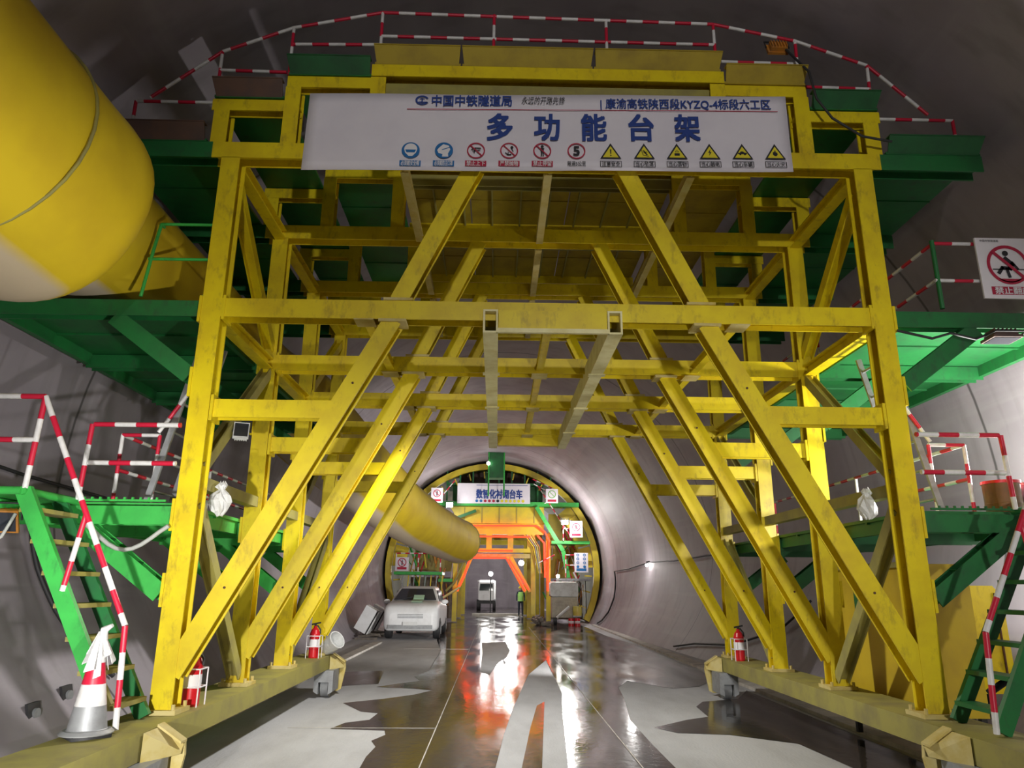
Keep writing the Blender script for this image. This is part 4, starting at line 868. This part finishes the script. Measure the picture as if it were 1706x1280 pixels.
frail([((2.95, 37.3, 3.3), (2.95, 37.3, 2.2)), ((2.95, 37.3, 3.3), (3.5, 37.3, 3.3)), ((2.95, 37.3, 2.8), (3.5, 37.3, 2.8)), ((1.6, 37.3, 2.9), (2.4, 37.3, 3.3))])
frail([((-5.5, 37.1, 3.3), (-3.3, 37.1, 3.3)), ((-5.5, 37.1, 3.3), (-5.5, 37.1, 2.42)), ((-4.4, 37.1, 3.3), (-4.4, 37.1, 2.42)), ((-3.3, 37.1, 3.3), (-3.3, 37.1, 2.42))])
strip([(.12, 3.1), (1.12, 1.6)]); strip([(1.54, 4.3), (1.9, 3.9), (1.95, 2.2)])
for i in range(4): MB().tube([(.9+.12*i, 37.75, 4.3), (1.35+.1*i, 37.75, 3.7), (1.62+.05*i, 37.75, 2.4)], .03, 6).build('pipe', [TYELLOW, STEEL, YELD, ORNG][i], T)
# jacks, hoses and pipes crowding both side bays
rnd = random.Random(3)
for i in range(64):
    s = -1 if i % 2 else 1
    x = rnd.uniform(2.3, 3.9) if s > 0 else rnd.uniform(-5.3, -2.8); z = rnd.uniform(.4, 4.2); y = rnd.uniform(38.4, 39.6); a = rnd.uniform(-.5, .5)
    MB().tube([(x, y, z), (x+a, y+rnd.uniform(-.2, .2), z+rnd.uniform(.5, 1.3))], rnd.uniform(.025, .06), 8).build('screw_jack', rnd.choice([STEEL, GRN, TYELLOW, WHT, RED, ORNG]), T)
for i in range(10):
    x = 3.1+.09*i; MB().tube([(x, 37.2, 2.05), (x+.05*math.sin(i), 37.15, 1.2), (x+.02, 37.2, .5)], .02, 6).build('hose', HOSE if i % 3 else DARK, T)
for i in range(8):
    x = -5.2+.28*i; MB().bar((x, 37.3, 1.3), (x+.05, 37.3, 2.25), .05, .05).build('hanger', TYELLOW if i % 2 else STEEL, T)
q = MB(); q.tube([(-3.0, 37.3, 1.5), (-2.6, 37.3, 1.9), (-2.3, 37.5, 2.6), (-1.95, 37.5, 3.4)], .06, 8); q.build('hose', YELB, T)
q = MB(); q.tube([(-3.9, 36.6, .7), (-2.3, 37.4, 1.7)], .06, 8); q.build('hose', YELD, T)

# lamps on the trolley
for (x, y, z, lab) in ((2.85, 36.3, 4.85, 'bright floodlight on the right of the far trolley under the green deck'), (-2.9, 36.5, 5.66, 'floodlight on the left of the far trolley above the duct')):
    flood('floodlight', lab, (x, y+.1, z), 0, math.radians(15), DARK, glow=True, w=.36, h=.26)
for (x, y, z, lab) in ((-.98, 35.5, 7.6, 'small lit lamp on the green chute'), (.95, 44, 3.1, 'lit lamp hanging inside the trolley portal on the right'), (-.9, 52, 2.6, 'lit lamp on a stand before the pale truck beyond the portal'), (2.5, 36.6, 2.25, 'lit lamp above the pale pump machine')):
    o = thing('hanging_lamp', lab, 'lamp', (x, y, z)); MB().sphere((x, y, z), .09 if y < 40 else .16).build('bulb', LAMPS, o); MB().tube([(x, y, z+.08), (x, y, z+.3)] if y < 50 else [(x, y, z-.12), (x, y, 0)], .015 if y < 50 else .04).build('cord' if y < 50 else 'stand', DARK, o)

# far banner and boards
FB = thing('banner', 'small distant banner hung over the far trolley header', 'banner', (-.7, 37.4, 5.85))
FYB = 37.35
def fx(px): return -2.59+(px-763)/121*3.75
def fz(py): return 6.84-(py-808.5)/33.5*1.03
MB().box(-2.57, 1.16, FYB, FYB+.03, 5.83, 6.86).build('sheet', SHEET, FB)
text_mesh('lettering', '数智化衬砌台车', .5, fx(833), FYB-.01, fz(825.5), BLUE, FB, fx(873)-fx(797)-.0, .03)
q = MB()
for i in range(12):
    x = fx(796)+i*.215; disc(q, x, fz(837), .075, (0, 0, 2, 2, 2, 3, 4, 4, 4, 4, 4, 4)[i], FYB-.008, n=14)
q.build('safety_symbol', IM, FB)
q = MB(); poly(q, [(fx(795), fz(811.3)), (fx(880), fz(811.3)), (fx(880), fz(810.6)), (fx(795), fz(810.6))], 0, FYB-.008); q.build('ruled_line', BLUE, FB)
def board(label, x0, x1, z0, z1, y, ring_m, cap_m, figure=True, dark=False):
    o = thing('safety_board', label, 'sign', ((x0+x1)/2, y, z0), 'boards on the far trolley')
    MB().box(x0, x1, y, y+.03, z0, z1).build('panel', SHEET, o)
    cx, w_ = (x0+x1)/2, x1-x0; cz = z0+(z1-z0)*.62; r = w_*.33; q = MB()
    if ring_m is not None:
        disc(q, cx, cz, r, 0, y-.006, r0=r*.8, n=24); stroke(q, [(cx-r*.6, cz+r*.6), (cx+r*.6, cz-r*.6)], r*.16, 0, y-.01); q.build('ring', ring_m, o)
    if figure: q = MB(); body_fig(q, cx, cz, r*.75, 0, y-.008); q.build('figure', BLK, o)
    q = MB(); poly(q, [(x0+w_*.14, z0+w_*.1), (x1-w_*.14, z0+w_*.1), (x1-w_*.14, z0+w_*.28), (x0+w_*.14, z0+w_*.28)], 0, y-.006); q.build('caption_plate', cap_m, o)
    return o
board('white prohibition board left of the distant banner', -3.87, -3.28, 5.81, 6.55, 36.9, REDP, REDP)
board('white prohibition board right of the distant banner', 1.95, 2.56, 5.84, 6.55, 36.9, mat('sign_green_print', (.2, .45, .1), .6), REDP, False)
board('white prohibition board on right deck railing of the far trolley', 3.14, 3.78, 4.15, 4.95, 36.9, REDP, REDP)
o = board('lilac notice board with rows of symbols low on the right of far trolley', 3.35, 4.03, 2.45, 3.39, 36.9, None, BLUE2, False)
for i in range(2):
    for j in range(4): q = MB(); disc(q, 3.52+.33*i, 2.72+.19*j, .07, 0, 36.89, r0=.035 if j else 0, n=12); q.build('symbol', BLUE2, o)
board('grubby board with red caption on the left deck of far trolley', -5.5, -4.85, 2.45, 3.1, 36.9, REDP, REDP)

# machine, drums, rubble, person and truck by the trolley
m = thing('grout_pump', 'pale pump machine with muddy frame standing right of the far portal', 'machine', (2.75, 36.4, 0))
loft([sec(35.9, .66, 1.30, 1.95, .1, 2.75), sec(36.8, .68, 1.28, 2.0, .1, 2.75)], 0, False).build('hopper_cover', PAINTED, m)
q = MB(); q.box(2.15, 3.35, 35.9, 36.8, .35, 1.28); q.build('engine_box', mat('muddy_beige_paint', (.46, .42, .32), .7, 0, (.26, .23, .19), 5, .8), m)
for x in (2.3, 3.2): MB().lathe([(.1, -.08), (.22, -.08), (.22, .08), (.1, .08)], (x, 36.1, .225), 18, 0, 'x').build('wheel', DARK, m)
MB().tube([(2.35, 35.6, .35), (2.95, 35.6, .85)], .07, 10).build('delivery_pipe', PAINTED, m)
MB().lathe([(0, 0), (.2, 0), (.22, .2), (.2, .42), (0, .42)], (3.32, 35.65, .45), 18).build('tank', mat('translucent_yellow_tank', (.6, .52, .1), .4), m)
q = MB(); q.box(3.1, 3.5, 35.45, 35.85, .40, .45); q.build('tank_shelf', STEEL, m)
for i, (x, lab) in enumerate(((2.98, 'red drum on floor before the pump, left one of the pair'), (3.27, 'red drum on floor before the pump, right one of the pair'))):
    d = thing('red_drum', lab, 'drum', (x, 35.2, 0)); MB().lathe([(0, 0), (.13, 0), (.13, .15), (.135, .16), (.13, .17), (.13, .34), (0, .34)], (x, 35.2, .003), 18).build('body', XRED, d); MB().lathe([(.132, .1), (.132, .2)], (x, 35.2, .03), 18).build('label_band', WHP, d)
q = MB(); rnd = random.Random(5)
for i in range(26):
    x, y = rnd.uniform(1.3, 1.75), rnd.uniform(34.8, 36.2); a = rnd.uniform(0, 3); L_ = rnd.uniform(.1, .45); z = rnd.uniform(.05, .3)
    q.bar((x, y, z), (x+L_*math.cos(a), y+L_*math.sin(a), z+rnd.uniform(-.03, .15)), rnd.uniform(.05, .16), rnd.uniform(.05, .16), (0, 0, 1))
tag(q.build('rubble_heap', MUD), 'heap of broken steel and mud beside the pump machine', 'rubble', kind='stuff')
kb = MB(); kb.box(-2.0, 1.2, 47.5, 47.9, 0, .12); struct(kb.build('trim_3', CURB))

def person(label, x, y):
    o = thing('person', label, 'person', (x, y, 0))
    me = bpy.data.meshes.new('body'); J = [(0, 0, .92), (0, 0, 1.15), (0, 0, 1.38), (0, 0, 1.50), (0, -.01, 1.62), (-.19, 0, 1.40), (-.25, .02, 1.14), (-.24, -.08, .90), (.19, 0, 1.40), (.25, .02, 1.14), (.24, -.08, .90), (-.1, 0, .88), (-.11, -.02, .48), (-.11, .02, .08), (-.11, -.1, .04), (.1, 0, .88), (.11, -.03, .48), (.12, .03, .08), (.12, -.1, .04)]
    E = [(0, 1), (1, 2), (2, 3), (3, 4), (2, 5), (5, 6), (6, 7), (2, 8), (8, 9), (9, 10), (0, 11), (11, 12), (12, 13), (13, 14), (0, 15), (15, 16), (16, 17), (17, 18)]
    Rr = [.15, .14, .15, .06, .10, .075, .05, .04, .075, .05, .04, .1, .065, .05, .04, .1, .065, .05, .04]
    me.from_pydata([(x+a, y+b_, c_) for a, b_, c_ in J], E, [])
    b = bpy.data.objects.new('body', me); COL.objects.link(b); me.materials.append(CLOTH)
    sk = b.modifiers.new('skin', 'SKIN')
    for v, r in zip(me.skin_vertices[0].data, Rr): v.radius = (r, r*.8 if r > .13 else r)
    me.skin_vertices[0].data[0].use_root = True
    b.modifiers.new('sub', 'SUBSURF').levels = 1; b.modifiers['sub'].render_levels = 1
    join(b, o)
    v = MB(); 
    vs = []; n = 16
    for (z, a, b_) in ((.88, .185, .15), (1.1, .175, .14), (1.3, .20, .15), (1.44, .17, .11)):
        for k in range(n): t = 2*PI*k/n; vs.append((x+a*math.cos(t), y+b_*math.sin(t), z))
    v.add(vs, [(i*n+k, i*n+(k+1) % n, (i+1)*n+(k+1) % n, (i+1)*n+k) for i in range(3) for k in range(n)], 0, True); v.build('hi_vis_vest', HIVIS, o)
    h = MB(); h.sphere((x, y-.01, 1.60), .105, 14, 0, (.9, 1, 1.15)); h.sphere((x, y-.115, 1.58), .018, 8); h.build('face', SKIN, o)
    h = MB(); h.lathe([(.15, 0), (.135, .02), (.12, .08), (.07, .13), (0, .145)], (x, y-.01, 1.655), 18); h.build('helmet', YEL, o)
    return o
person('person in green hi-vis vest and yellow helmet standing in the lit portal', 1.02, 47)
tr = thing('truck', 'pale truck seen end-on through the lit trolley portal', 'truck', (-1.25, 58, 0))
loft([sec(56.8, .60, .75, 2.05, .12, -1.25), sec(57.2, .66, .7, 2.2, .14, -1.25), sec(58.6, .66, .7, 2.25, .14, -1.25)]).build('cab', CARW, tr)
MB().slab([(-1.78, 56.76, 1.45), (-.72, 56.76, 1.45), (-.78, 56.82, 1.95), (-1.72, 56.82, 1.95)], (0, -.02, 0)).build('windscreen', GLASS, tr)
MB().box(-1.95, -.55, 56.9, 61, .5, .72).build('chassis', DARK, tr)
MB().box(-1.95, -.55, 58.8, 61, .75, 2.2).build('cargo_box', PAINTED, tr)
for x in (-1.85, -.65):
    for y in (57.4, 60): MB().lathe([(.2, -.12), (.4, -.12), (.4, .12), (.2, .12)], (x, y, .405), 20, 0, 'x').build('wheel', DARK, tr)
